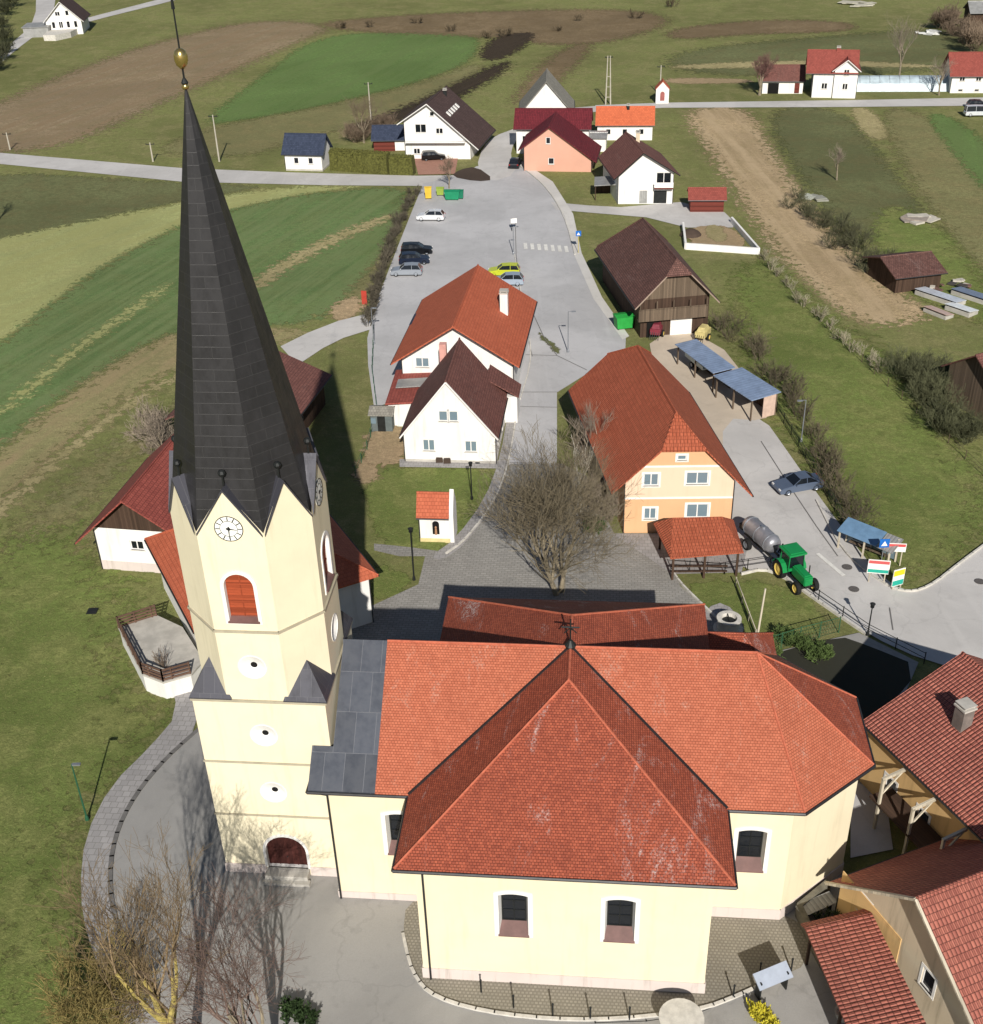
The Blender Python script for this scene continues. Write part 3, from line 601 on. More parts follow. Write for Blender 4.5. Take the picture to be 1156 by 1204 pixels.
strip(mb, [(-.35, 5.2), (-.35, 0), (14.9, 0), (14.9, 5.2)], 8.78, 9.0, .14); strip(mb, [(-6.1, 5.2), (-.5, 5.2)], 8.78, 9.0, .14); strip(mb, [(15.1, 5.2), (19.5, 5.2), (23.6, 8.9), (23.6, 14.0), (19.5, 17.7)], 8.78, 9.0, .14)
mb.build('cornice', M['trim'], CH)
mb = MB(); capline(mb, [(TC, AX, RZ), (TC, AX, RZ+1.9)], .05); mb.bar((TC-.5, AX, RZ+1.35), (TC+.5, AX, RZ+1.35), .05); mb.lathe([(0, 0), (.3, 0), (.34, .12), (.2, .3), (.1, .45), (0, .5)], (TC, AX, RZ), 10)
for s in (-1, 1): mb.bar((TC+s*.35, AX, RZ+.95), (TC, AX, RZ+1.35), .035)
mb.build('roof_cross', M['dark'], CH)
# ---- tower
TU, TV, TW = -9.65, 10.45, 3.72
T = empty('tower', (TU, TV, 0)); T.parent = CH       # a part made of pieces
SQ = 13.7; OC = 24.6; hw = 1.72
def circ(cx, cz, r, n=18): return [(cx+r*math.cos(2*math.pi*k/n), cz+r*math.sin(2*math.pi*k/n)) for k in range(n)]
sqc = [(-TW, -TW), (TW, -TW), (TW, TW), (-TW, TW)]
ocp = [(-hw, -TW), (hw, -TW), (TW, -hw), (TW, hw), (hw, TW), (-hw, TW), (-TW, hw), (-TW, -hw)]
mb = MB()
fr0 = pframe(sqc[0], sqc[1]); cx = TW
cxd = cx+.15; door = arch(cxd, .65, 2.45, 2.6, 1.22, 12); rw = [(cx, 11.2), (cx, 6.85)]
mb.wall(fr0, [(0, -.1), (2*TW, -.1), (2*TW, SQ), (0, SQ)], [door]+[circ(a, b, .74) for a, b in rw], .02, 0, 1)
for p, q in zip(sqc[1:], sqc[2:]+sqc[:1]): mb.wall(pframe(p, q), [(0, -.1), (2*TW, -.1), (2*TW, SQ), (0, SQ)])
mb.add([(*p, SQ) for p in sqc], [(0, 1, 2, 3)])
round_holes = [(fr0, a, b) for a, b in rw]; belf = []
for k in range(8):
    p, q = ocp[k], ocp[(k+1) % 8]; fr = pframe(p, q); L = (Vector(q)-Vector(p)).length; hs = []
    if k % 2 == 0:
        hs = [arch(L/2, 19.15, 1.55, 2.95, .775, 12), circ(L/2, 16.05, .74)]; belf.append((fr, L/2, k)); round_holes.append((fr, L/2, 16.05))
    mb.wall(fr, [(0, SQ), (L, SQ), (L, OC), (L/2, OC+2.5), (0, OC)], hs, .02, 0, 1)
mb.build('tower_wall', [M['cream2'], M['trim']], T)
for fr, u, z in round_holes:
    w_ = MB(); rev_arch(fr, w_, circ(u, z, .74), circ(u, z-.08, .19), 0, -.3); ring(fr, w_, circ(u, z, .8), circ(u, z, .74), -.01, .03)
    wn = w_.build('round_window', M['trim'], T); g = MB(); g.add([fr(a, b, -.3) for a, b in circ(u, z-.08, .2)], [tuple(range(18))]); g.build('pane', M['black'], wn)
for fr, u, k in belf:
    o_ = arch(u, 19.15, 1.55, 2.95, .775, 12)
    w_ = MB(); rev_arch(fr, w_, o_, arch(u, 19.15, 1.5, 2.92, .75, 12), 0, -.28); ring(fr, w_, arch(u, 18.95, 1.95, 3.35, .975, 12), o_, -.01, .06)
    wn = w_.build('belfry_window', M['trim'], T)
    s = MB(); i_ = arch(u, 19.15, 1.5, 2.92, .75, 12); s.add([fr(a, b, -.2) for a, b in i_], [tuple(range(len(i_)))])
    for dx in (-.74, 0, .7): s.add([fr(u+dx, 19.2, -.17), fr(u+dx+.05, 19.2, -.17), fr(u+dx+.05, 21.35+.6*(dx == 0), -.17), fr(u+dx, 21.35+.6*(dx == 0), -.17)], [(0, 1, 2, 3)])
    for zz in (19.25, 20.2, 21.3): s.add([fr(u-.72, zz, -.165), fr(u+.72, zz, -.165), fr(u+.72, zz+.09, -.165), fr(u-.72, zz+.09, -.165)], [(0, 1, 2, 3)])
    s.build('shutter', M['shutter'], wn)
    s = MB(); s.add([fr(u-.85, 19.1, .14), fr(u+.85, 19.1, .14), fr(u+.8, 19.34, -.2), fr(u-.8, 19.34, -.2), fr(u-.85, 19.04, .14), fr(u+.85, 19.04, .14), fr(u+.85, 19.04, 0), fr(u-.85, 19.04, 0)], [(0, 1, 2, 3), (0, 1, 5, 4), (4, 5, 6, 7), (0, 3, 7, 4), (1, 2, 6, 5)]); s.build('sill', M['sillbrown'], wn)
# string courses
def bandring(mb, pts, z0, z1, t): strip(mb, pts+[pts[0]], z0, z1, t)
gmo = plain('grey_moulding', (168, 160, 140), .9, .1)
for pts_, a_, b_, t_ in ((sqc, 4.9, 5.02, .07), (sqc, 9.05, 9.17, .07), (sqc, SQ-.1, SQ+.06, .1), (ocp, 18.35, 18.5, .08)): mb = MB(); bandring(mb, pts_, a_, b_, t_); mb.build('string_course', gmo, T)
for pts_ in ([sqc[3], sqc[0], (-1.25, -TW)], [(1.55, -TW), (TW, -TW)]): mb = MB(); strip(mb, pts_, -.1, .8, .07); mb.build('plinth', M['plinth'], T)
d_ = MB(); d_.add([fr0(a, b, -.25) for a, b in door], [tuple(range(len(door)))]); 
for dx in (-1.15, -.6, -.04, .52, 1.05): d_.add([fr0(cxd+dx, .66, -.22), fr0(cxd+dx+.08, .66, -.22), fr0(cxd+dx+.08, 2.05, -.22), fr0(cxd+dx, 2.05, -.22)], [(0, 1, 2, 3)])
d_.add([fr0(cxd-1.2, 1.95, -.21), fr0(cxd+1.2, 1.95, -.21), fr0(cxd+1.2, 2.07, -.21), fr0(cxd-1.2, 2.07, -.21)], [(0, 1, 2, 3)]); dd = d_.build('door', M['door'], T)
s = MB(); rev_arch(fr0, s, door, door, 0, -.26); ring(fr0, s, arch(cxd, .65, 2.8, 2.8, 1.4, 12), door, -.01, .05); s.build('surround', M['trim'], dd)
s = MB(); s.box((.15, -TW-.35, .3), (2.6, .7, .62)); s.box((.15, -TW-.8, .15), (2.9, .35, .3)); s.build('step', M['concrete'], dd)
g = MB(); g.lathe([(0, 0), (.04, 0), (.05, .06), (0, .1)], (0, 0, 0), 8); h_ = g.build('handle', M['dark'], dd); h_.location = (.12, -TW+.2, 1.3)
# corner roofs
for sx in (-1, 1):
    for sy in (-1, 1):
        a, b = 1.45, TW+.12; base = [(sx*a, sy*a), (sx*b, sy*a), (sx*b, sy*b), (sx*a, sy*b)]
        m2 = MB(); c_ = (sx*2.45, sy*2.45); m2.add([(*p, SQ+.07) for p in base]+[(*p, SQ+.15) for p in base]+[(*c_, SQ+2.65)], [(0, 1, 2, 3), (0, 1, 5, 4), (1, 2, 6, 5), (2, 3, 7, 6), (3, 0, 4, 7), (4, 5, 8), (5, 6, 8), (6, 7, 8), (7, 4, 8)])
        m2.build('corner_roof', M['leadd'], T)
# spire with eight little gables
TIP = 45.4; mb = MB(); ex = .985; ring8 = [(p[0]*ex, p[1]*ex, OC-.05) for p in ocp]
mb.add(ring8+[(0, 0, TIP)], [(k, (k+1) % 8, 8) for k in range(8)]); spire = mb.build('spire', M['spire'], T)
m2 = MB()
for k in range(8):
    p, q = Vector(ring8[k]), Vector(ring8[(k+1) % 8]); mid = (p+q)/2; n = Vector((mid.x, mid.y, 0)).normalized(); h = 2.62
    apex = mid+n*.22+Vector((0, 0, h)); f = h/(TIP-OC); back = Vector((mid.x*(1-f), mid.y*(1-f), OC-.05+h)); back -= n*.15
    pp, qq = p+n*.16, q+n*.16; th = Vector((0, 0, -.14))
    for a in (pp, qq):
        m2.add([a, apex, back, a+th, apex+th, back+th], [(0, 1, 2), (3, 4, 5), (0, 1, 4, 3), (1, 2, 5, 4)])
    s = MB(); c_ = (back+apex)/2; s.bar(c_, c_+Vector((0, 0, .55)), .06, .04); s.lathe([(0, -.2), (.14, -.14), (.2, 0), (.14, .14), (0, .2)], tuple(c_+Vector((0, 0, .7))), 8); s.build('gable_finial', M['dark'], T)
m2.build('spire_gable', M['leadd'], T)
mb = MB(); mb.bar((0, 0, TIP-.3), (0, 0, TIP+5.6), .05, .025); mb.lathe([(.1, 0), (.16, .12), (.07, .3)], (0, 0, TIP-.1), 10)
mb.bar((-.7, 0, TIP+4.6), (.7, 0, TIP+4.6), .035); mb.bar((0, 0, TIP+3.0), (0, 0, TIP+3.5), .09, .05)
mb.build('lightning_rod', M['dark'], T)
mb = MB(); mb.lathe([(0, -.36), (.1, -.35), (.24, -.2), (.29, -.03), (.295, .18), (.25, .37), (.13, .47), (0, .49)], (0, 0, TIP+.95), 20)
mb.build('gilded_ball', M['gold'], T, smooth=True); mb = MB(); mb.lathe([(.13, 0), (.17, .1), (.1, .25)], (0, 0, TIP-.25), 12); mb.build('gilded_collar', M['gold'], T, smooth=True)
# clocks on the four broad faces
for fr, u, k in belf:
    z = 24.85; c = MB(); c.add([fr(a, b, .05) for a, b in circ(u, z, .72, 28)]+[fr(a, b, -.01) for a, b in circ(u, z, .72, 28)], [tuple(range(28))]+[(i, (i+1) % 28, 28+(i+1) % 28, 28+i) for i in range(28)])
    ck = c.build('clock', M['clockface'], T); t_ = MB()
    ring(fr, t_, circ(u, z, .74, 28), circ(u, z, .70, 28), .04, .065); ring(fr, t_, circ(u, z, .46, 28), circ(u, z, .435, 28), .04, .062)
    for i in range(12):
        an = math.pi/6*i; c1, s1 = math.cos(an), math.sin(an); wq = .028
        t_.add([fr(u+c1*r_-s1*wq*sg, z+s1*r_+c1*wq*sg, .063) for r_, sg in ((.47, -1), (.68, -1), (.68, 1), (.47, 1))], [(0, 1, 2, 3)])
    t_.build('numerals', M['dark'], ck); hnd = MB()
    for an, ln, wq in ((R(-8), .42, .05), (R(-92), .6, .04)):
        c1, s1 = math.cos(an), math.sin(an)
        hnd.add([fr(u+c1*r_-s1*wq*sg, z+s1*r_+c1*wq*sg, .08) for r_, sg in ((-.14, -1), (ln, -.3), (ln, .3), (-.14, 1))], [(0, 1, 2, 3)])
    ring(fr, hnd, circ(u, z, .09, 10), circ(u, z, .02, 10), .06, .09); hnd.build('hands', M['dark'], ck)

# ================================================================== HOUSES
def house(name, label, cat, O, ang, w, d, ze, zr, roof, wall, rx=None, skew=0, ov=(.6, .6, .5, .5), hf=None, hb=None, wins=(), doors=(), chim=(), plinth=None, ridge='y', group=None, cut=True, gable=None, t=.16, fascia=None, winmat=None, surround=True, zbase=0, lbl=None, gl=None):
    """ridge along local y (or x); ze=(left,right) eave height at the wall; hf/hb=(setback, foot height) hips at front/back"""
    root = empty(name, (O[0], O[1], zbase), R(ang), label, cat, group)
    if not isinstance(ze, (tuple, list)): ze = (ze, ze)
    W_, D_ = (w, d) if ridge == 'y' else (d, w)          # across, along
    rx = W_/2 if rx is None else rx
    def mp(a, b, z):                                     # across, along -> local
        if ridge == 'y': return (a-skew*b, b, z)
        return (b-skew*a, a, z) if False else (b, a, z)
    kl, kr = (zr-ze[0])/rx, (zr-ze[1])/(W_-rx)
    ol, orr, of, obk = ov
    zl, zrr = ze[0]-kl*ol, ze[1]-kr*orr
    def xat(z, side): return (z-ze[0])/kl if side == 0 else W_-(z-ze[1])/kr
    def end(y0, hip, sgn):
        if not hip: return [(rx, y0, zr)], [(-ol, y0, zl), (rx, y0, zr)], [(W_+orr, y0, zrr), (rx, y0, zr)], None
        s, zh = hip; ap = (rx, y0+sgn*s, zr)
        zhl = max(zh, zl); zhr = max(zh, zrr)
        L = (xat(zhl, 0), y0, zhl); Rr = (xat(zhr, 1), y0, zhr)
        le = [(-ol, y0, zl)]+([L] if zhl > zl+.01 else [])+[ap]; re = [(W_+orr, y0, zrr)]+([Rr] if zhr > zrr+.01 else [])+[ap]
        return [ap], le, re, [L if zhl > zl+.01 else (-ol, y0, zl), Rr if zhr > zrr+.01 else (W_+orr, y0, zrr), ap]
    _, lf, rf, hipf = end(-of, hf, 1); _, lb, rb, hipb = end(D_+obk, hb, -1)
    polys = [lf+lb[::-1], rf+rb[::-1]]+([hipf] if hipf else [])+([hipb] if hipb else [])
    mb = MB(); mb.slabs([[mp(a, b, z+t) for a, b, z in p] for p in polys], t); ro = mb.build('roof', roof, root)
    # ridge / hip caps
    mb = MB(); A1 = lf[-1]; A2 = lb[-1]; mb.bar(mp(A1[0], A1[1], A1[2]+t), mp(A2[0], A2[1], A2[2]+t), .1, n=5)
    for h_ in (hipf, hipb):
        if h_: 
            for e in h_[:2]: mb.bar(mp(h_[2][0], h_[2][1], h_[2][2]+t), mp(e[0], e[1], e[2]+t), .09, n=5)
    mb.build('ridge_cap', roof, ro)
    if fascia:
        mb = MB()
        for e in (lf, rf):
            for a, b in zip(e, e[1:]):
                if a[1] == b[1]: mb.bar(mp(a[0], a[1]-.03, a[2]+t*.3), mp(b[0], b[1]-.03, b[2]+t*.3), .09, n=4)
        mb.build('bargeboard', fascia, ro)
    # gutters + downpipe
    for x_, z_ in ((-ol-.05, zl+t*.4), (W_+orr+.05, zrr+t*.4)): mb = MB(); mb.bar(mp(x_, -of, z_), mp(x_, D_+obk, z_), .07, n=5); mb.build('gutter', M['zinc'], root)
    if cut:
        for x_, z_ in ((-.02, ze[0]), (W_+.02, ze[1])): mb = MB(); mb.bar(mp(x_, -.06, z_-.2), mp(x_, -.06, 0), .05, n=5); mb.build('downpipe', M['zinc'], root)
    # walls
    zt = zr-.02
    def gpoly(hip):
        if not hip: return [(0, 0), (W_, 0), (W_, ze[1]), (rx, zt), (0, ze[0])]
        zh = hip[1]
        if zh <= ze[0]+.05: return [(0, 0), (W_, 0), (W_, ze[1]), (0, ze[0])]
        return [(0, 0), (W_, 0), (W_, ze[1]), (xat(zh, 1), zh), (xat(zh, 0), zh), (0, ze[0])]
    def F_(face):
        if ridge == 'y':
            return {'f': lambda u, z, o: mp(u, -o, z), 'b': lambda u, z, o: mp(u, D_+o, z), 'l': lambda u, z, o: mp(-o, u, z), 'r': lambda u, z, o: mp(W_+o, u, z)}[face]
        return {'l': lambda u, z, o: (-o, u, z), 'r': lambda u, z, o: (D_+o, u, z), 'f': lambda u, z, o: (u, -o, z), 'b': lambda u, z, o: (u, W_+o, z)}[face]
    gf = ('f', 'b') if ridge == 'y' else ('l', 'r'); sf = ('l', 'r') if ridge == 'y' else ('f', 'b')
    outl = {gf[0]: gpoly(hf), gf[1]: gpoly(hb), sf[0]: [(0, 0), (D_, 0), (D_, ze[0]), (0, ze[0])], sf[1]: [(0, 0), (D_, 0), (D_, ze[1]), (0, ze[1])]}
    mb = MB()
    for fc, ol_ in outl.items():
        hs = [[(q[1]-q[3]/2, q[2]), (q[1]+q[3]/2, q[2]), (q[1]+q[3]/2, q[2]+q[4]), (q[1]-q[3]/2, q[2]+q[4])] for q in list(wins)+list(doors) if q[0] == fc] if cut else []
        mb.wall(F_(fc), ol_, hs, .14, 0)
    mats = [wall]
    mb.build('wall', mats, root)
    if gable:
        for fc in gf:
            hip = hf if fc == gf[0] else hb; gp = gpoly(hip); k = MB(); g_ = [p for p in gp if p[1] > gable[0]]; 
            zb = gable[0]; k.add([F_(fc)(a, b, .04) for a, b in [(0.0, zb), (W_, zb)]+gp[2:]], [tuple(range(len(gp)))]); k.build('gable_cladding', gable[1], root)
    wm = winmat or M['trim']; gm_ = gl or M['glass']
    for q in wins:
        fc, u, z, ww, hh = q[:5]; fr = F_(fc); o1 = arch(u, z, ww, hh, 0); b0, b1 = (-.12, -.05) if cut else (.0, .06)
        fw = .09 if cut else .12
        k = MB(); ring(fr, k, o1, arch(u, z+fw, ww-2*fw, hh-2*fw, 0), b0, b1)
        nm = 2 if ww > 1.0 else 1
        if nm == 2: k.add([fr(u-.05, z+fw, b1-.005), fr(u+.05, z+fw, b1-.005), fr(u+.05, z+hh-fw, b1-.005), fr(u-.05, z+hh-fw, b1-.005)], [(0, 1, 2, 3)])
        wn = k.build('window', wm, root)
        g = MB(); gd = b1-.04; g.add([fr(a, b, gd) for a, b in arch(u, z+.02, ww-.04, hh-.04, 0)], [(0, 1, 2, 3)]); g.build('pane', gm_, wn)
        if cut:
            s = MB(); s.add([fr(a, b, c) for c in (-.1, .09) for a, b in ((u-ww/2-.08, z-.06), (u+ww/2+.08, z-.06), (u+ww/2+.08, z), (u-ww/2-.08, z))], [(4, 5, 6, 7), (0, 1, 5, 4), (3, 2, 6, 7), (0, 3, 7, 4), (1, 2, 6, 5)]); s.build('sill', M['stone'], wn)
            if surround:
                s = MB(); ring(fr, s, arch(u, z-.16, ww+.32, hh+.32, 0), o1, -.005, .025); s.build('surround', M['trim'], wn)
    for q in doors:
        fc, u, z, ww, hh = q[:5]; dm = q[5] if len(q) > 5 else M['door']; fr = F_(fc); b0 = -.12 if cut else .01
        k = MB(); k.add([fr(a, b, c) for c in (b0, b0+.05) for a, b in arch(u, z+.01, ww-.01, hh-.01, 0)], [(4, 5, 6, 7), (0, 1, 5, 4), (1, 2, 6, 5), (2, 3, 7, 6), (3, 0, 4, 7)]); k.build('door', dm, root)
    for c in chim:
        x, y, zt_, sx, sy = c[:5]; cm = c[5] if len(c) > 5 else M['white']; zb = min(ze)+.5
        k = MB(); k.box((x, y, (zb+zt_)/2), (sx, sy, zt_-zb)); ck = k.build('chimney', cm, root)
        k = MB(); k.box((x, y, zt_+.06), (sx+.16, sy+.16, .12)); k.box((x, y, zt_+.3), (sx+.1, sy+.1, .06))
        for a in (-1, 1):
            for b in (-1, 1): k.box((x+a*sx*.4, y+b*sy*.4, zt_+.2), (.08, .08, .16))
        k.build('chimney_cap', M['concrete'], ck)
    if plinth:
        k = MB(); cs = [mp(0, 0, 0)[:2], mp(W_, 0, 0)[:2], mp(W_, D_, 0)[:2], mp(0, D_, 0)[:2]]
        if ridge == 'x': cs = [(0, 0), (D_, 0), (D_, W_), (0, W_)]
        for p, q in zip(cs, cs[1:]+cs[:1]):
            fr = pframe(p, q); L = (Vector(q)-Vector(p)).length
            k.add([fr(u, z, dd_) for dd_ in (-.02, .05) for z in (0, plinth[0]) for u in (-.03, L+.03)], [(4, 5, 7, 6), (0, 1, 5, 4), (2, 3, 7, 6), (0, 2, 6, 4), (1, 3, 7, 5)])
        k.build('plinth', plinth[1], root)
    return root

# peach farmhouse
pe = house('farmhouse', 'peach farmhouse with a large orange half-hipped roof beside the street', 'house', (11.47, 87.53), -2.5, 9.25, 19.2, 5.4, 10.2, M['orange_tile'], M['peach'], rx=4.75, skew=.15, ov=(1.25, 1.5, .5, .8), hf=(3.2, 8.3), hb=(3.2, 8.0),
      wins=[('f', 2.2, 4.75, 1.3, 1.2), ('f', 6.1, 4.85, 1.9, 1.2), ('f', 2.25, 1.4, 1.1, 1.15), ('f', 6.3, 1.5, 1.9, 1.4), ('f', 4.7, 7.2, .8, .5), ('r', 4, 3.7, 1.1, 1.2), ('r', 9, 3.7, 1.1, 1.2), ('r', 14, 3.7, 1.1, 1.2), ('r', 6, 1.0, 1.1, 1.2), ('l', 4, 3.7, 1, 1.2), ('l', 9, 3.7, 1, 1.2), ('l', 14, 3.7, 1, 1.2)], gl=M['glassl'])
k = MB(); k.wall(lambda u, z, o: (u, -o-.012, z), [(.02, 3.62), (9.23, 3.62), (9.23, 5.4), (8.1, 6.55), (1.1, 6.55), (.02, 5.4)], [arch(2.2, 4.59, 1.62, 1.52, 0), arch(6.1, 4.69, 2.22, 1.52, 0)], .01)
k.build('wall_panel', M['peachl'], pe)
for z0, z1, x0, x1 in ((3.45, 3.62, 0, 9.25), (6.55, 6.72, 1.15, 7.95)):
    k = MB(); k.box(((x0+x1)/2, -.02, (z0+z1)/2), (x1-x0, .06, z1-z0)); k.build('wall_band', M['trim'], pe)
# its canopy over the yard, hipped
k = MB(); cz = 2.7; c4 = [(2.4, -3.6), (9.3, -7.2), (3.2, -8.0)]
P1, P2, P3, P4 = (3.1, -8.0, cz), (9.2, -7.2, cz), (7.9, -.15, cz+1.2), (3.9, -.15, cz+1.2); PL = (2.4, -3.4, cz+.1); PR = (9.3, -2.6, cz+.1)
cz = 2.45; k.slabs([[(3.2, -7.7, cz), (9.2, -6.9, cz), (7.9, -3.0, 3.45), (3.8, -3.1, 3.45)], [(3.2, -7.7, cz), (3.8, -3.1, 3.45), (2.3, -2.3, cz)], [(9.2, -6.9, cz), (7.9, -3.0, 3.45), (9.1, -1.9, cz)],
         [(2.3, -2.3, cz), (3.8, -3.1, 3.45), (7.9, -3.0, 3.45), (9.1, -1.9, cz)]], .12)
cr = k.build('canopy_roof', M['orange_tile'], pe)
for x, y in ((3.5, -7.3), (8.8, -6.7), (6.1, -7.0), (2.9, -2.7), (8.7, -2.4)):
    k = MB(); k.box((x, y, cz/2), (.18, .18, cz)); k.build('canopy_post', M['wooddk'], pe)
k = MB(); k.box((5.7, -6.9, 1.1), (4.6, .12, .12)); k.box((5.7, -6.9, .6), (4.6, .12, .12)); k.build('canopy_rail', M['wooddk'], pe)

# steep white house
wh = house('house', 'white house with a steep brown-red gable roof and two ground floor windows', 'house', (-8.23, 101.7), -7.1, 8.9, 9.6, 3.15, 8.7, M['brown_tile'], M['white'], rx=4.4, ov=(.35, .3, .25, .3),
      wins=[('f', 3.95, 4.55, .9, 1.1), ('f', 4.95, 4.55, .9, 1.1), ('f', 2.4, 1.3, 1.2, 1.25), ('f', 6.5, 1.3, 1.2, 1.2), ('r', 2.5, 1.2, .9, 1)], doors=[('r', 6, .0, 1, 2.1)], fascia=M['trim'], plinth=(.35, M['concrete']), gl=M['glassl'])
k = MB(); k.slabs([[(7.2, 8.0, 5.3), (10.4, 8.6, 3.1), (10.4, 11.6, 3.1), (7.2, 11.6, 5.3)]], .14); k.build('porch_roof', M['brown_tile'], wh)
k = MB(); k.box((9.4, 10.1, 1.5), (1.6, 2.6, 3.0)); k.build('porch_wall', M['white'], wh)
k = MB(); k.box((2.6, 10.3, 5.6), (.7, .7, 5)); k.build('chimney', plain('pink_chimney', (200, 150, 140), .9), wh)
# annexe with red low roof
an = empty('annex', (-10.2, 109.4, 0), R(-5), 'low white annexe with a red flat roof and grey skylight strip', 'annex')
k = MB(); k.box((2.3, 3.7, 1.35), (4.6, 7.4, 2.7)); k.build('wall', M['white'], an)
k = MB(); k.slabs([[(-.25, -.25, 2.75), (4.9, -.25, 3.1), (4.9, 7.9, 3.1), (-.25, 7.9, 2.75)]], .2); rr = k.build('roof', M['red_tile'], an)
k = MB(); k.box((2.4, 3.9, 3.15), (4.0, 2.0, .1), ry=-.07); k.build('skylight', M['greysheet'], rr)
k = MB(); k.box((2.6, -.03, 1.6), (1.0, .06, .9)); w_ = k.build('window', M['trim'], an); k = MB(); k.box((2.6, -.07, 1.6), (.8, .02, .7)); k.build('pane', M['glass'], w_)
# inn
inn = house('inn', 'white inn with a wide orange roof beside the parking lot', 'inn', (-9.0, 116.2), -8.5, 11.9, 16.6, (4.9, 4.9), 8.7, M['orange_flat'], M['white'], rx=5.9, ov=(.9, .8, 1.3, .6),
      wins=[('f', 2.2, 3.6, 1.5, 1.1), ('f', 6.2, 5.6, .6, .8), ('f', 1.8, 1.0, 1.2, 1.2), ('r', 3, 3, 1.2, 1.2), ('r', 8, 3, 1.2, 1.2)], chim=[(9.9, 9.2, 8.6, .85, .8)], doors=[('f', 4.8, 2.7, 1.0, 2.3, M['trim'])], gl=M['glassl'])
k = MB(); k.box((4.6, -.75, 2.62), (2.6, 1.5, .14)); b_ = k.build('balcony', M['white'], inn); k = MB(); k.box((4.6, -1.46, 3.15), (2.6, .06, .9)); k.build('balcony_rail', M['steel'], b_)
k = MB(); k.slabs([[(-1.0, 9.3, 4.5), (.4, 9.3, 5.0), (.4, 12.5, 5.0), (-1.0, 12.5, 4.5)]], .1); k.build('side_canopy', M['navy_tile'], inn)
# garden shed
sh = empty('garden_shed', (*G(437, 508)[:2], 0), R(-6), 'small grey garden shed with a pitched roof by the annexe', 'shed')
k = MB(); k.box((1.1, 1.0, 1.0), (2.2, 2.0, 2.0)); k.build('wall', plain('grey_boards', (92, 100, 100), .8), sh)
k = MB(); k.slabs([[(-.2, -.2, 2.0), (2.4, -.2, 2.0), (2.4, 1, 2.5), (-.2, 1, 2.5)], [(-.2, 1, 2.5), (2.4, 1, 2.5), (2.4, 2.2, 2.0), (-.2, 2.2, 2.0)]], .08); k.build('roof', M['grey_tile'], sh)
k = MB(); k.box((1.1, -.03, .95), (.8, .06, 1.7)); k.build('door', M['dark'], sh)
k = MB(); k.box((.3, -.03, 1.3), (.5, .06, .6)); k.build('window', M['glassl'], sh)
# wayside chapel
cp = house('chapel', 'small white wayside chapel with an orange roof on the lawn', 'chapel', (-6.24, 87.18), -6.6, 2.6, 1.9, 2.75, 4.3, M['orange_flat'], M['white'], ridge='x', ov=(.2, .2, .25, .0), plinth=(.4, plain('yellow_stone', (205, 190, 140), .9)), winmat=M['dark'])
k = MB(); fr = lambda u, z, o: (u, -o, z); a_ = arch(1.4, .85, .6, 1.35, .3, 8); k.add([fr(a, b, .04) for a, b in a_], [tuple(range(len(a_)))]); nch = k.build('niche', M['black'], cp)
k = MB(); k.bar((1.4, -.1, .9), (1.4, -.1, 1.5), .12, .08, 8); k.lathe([(0, 0), (.09, .05), (.1, .12), (0, .24)], (1.4, -.1, 1.5), 8); k.build('statue', plain('painted_statue', (160, 120, 90), .7), nch)
k = MB(); k.extr([(2.62, -.1, 0), (2.62, 2.0, 0), (2.62, 2.0, 2.9), (2.62, 1.7, 3.6), (2.62, .95, 4.85), (2.62, .2, 3.6), (2.62, -.1, 2.9)], (.35, 0, 0)); k.build('front_gable', M['white'], cp)
# barn
bn = house('barn', 'large old wooden barn with a dark brown hipped roof and a balcony under the gable', 'barn', (18.2, 130.2), 7.5, 8.2, 19.5, 4.9, 9.1, M['barn_tile'], M['wooddk'], rx=4.1, ov=(.95, .95, .9, .8), hf=(1.2, 7.6), hb=(4.6, 4.3), cut=False,
      gable=(4.7, M['wood']), fascia=plain('old_wood_trim', (150, 132, 118), .9))
k = MB(); k.box((3.7, -.75, 3.0), (8.3, .08, 1.3)); k.box((3.7, -.4, 2.35), (8.3, .8, .12)); bb = k.build('balcony', M['wood'], bn)
k = MB(); k.box((3.7, -.78, 3.75), (8.3, .1, .1)); [k.box((x, -.78, 4.2), (.1, .1, 1.0)) for x in (-.3, 1.7, 3.7, 5.7, 7.7)]; k.build('balcony_rail', M['wood'], bb)
k = MB(); k.box((4.9, -.12, 1.05), (2.6, .1, 2.1)); k.build('door', M['white'], bn)
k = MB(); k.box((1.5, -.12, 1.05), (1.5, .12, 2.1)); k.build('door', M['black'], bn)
# two lean-to sheds with blue sheet roofs
def openshed(name, label, O, ang, w, d, z0, z1, mat, group, side=True):
    e = empty(name, (*O, 0), R(ang), label, 'shed', group)
    k = MB(); k.slabs([[(-.3, -.3, z0), (w+.3, -.3, z1), (w+.3, d+.3, z1), (-.3, d+.3, z0)]], .08); k.build('roof', mat, e)
    for x, y, z in ((0, 0, z0), (0, d/2, z0), (0, d, z0), (w, 0, z1), (w, d/2, z1), (w, d, z1)):
        k = MB(); k.box((x, y, z/2-.05), (.14, .14, z-.1)); k.build('post', M['wood'], e)
    k = MB(); k.box((w-.02, d/2, z1/2-.1), (.06, d-.2, z1-.3)); k.build('back_wall', M['wooddk'], e)
    if side: k = MB(); k.box((w*.72, -.04, z0/2), (w*.5, .06, z0-.25)); k.build('side_wall', plain('pale_boards', (190, 165, 150), .85), e)
    return e
openshed('open_shed', 'front lean-to shed with a ribbed blue sheet roof beside the farm yard', (26.7, 107.8), 24, 3.0, 6.2, 2.6, 2.75, M['bluesheet'], 'blue roofed sheds')
openshed('open_shed', 'rear lean-to shed with a blue sheet roof, nearer the barn', (24.1, 114.9), 20, 2.1, 7.8, 2.45, 2.6, M['bluesheet'], 'blue roofed sheds', False)
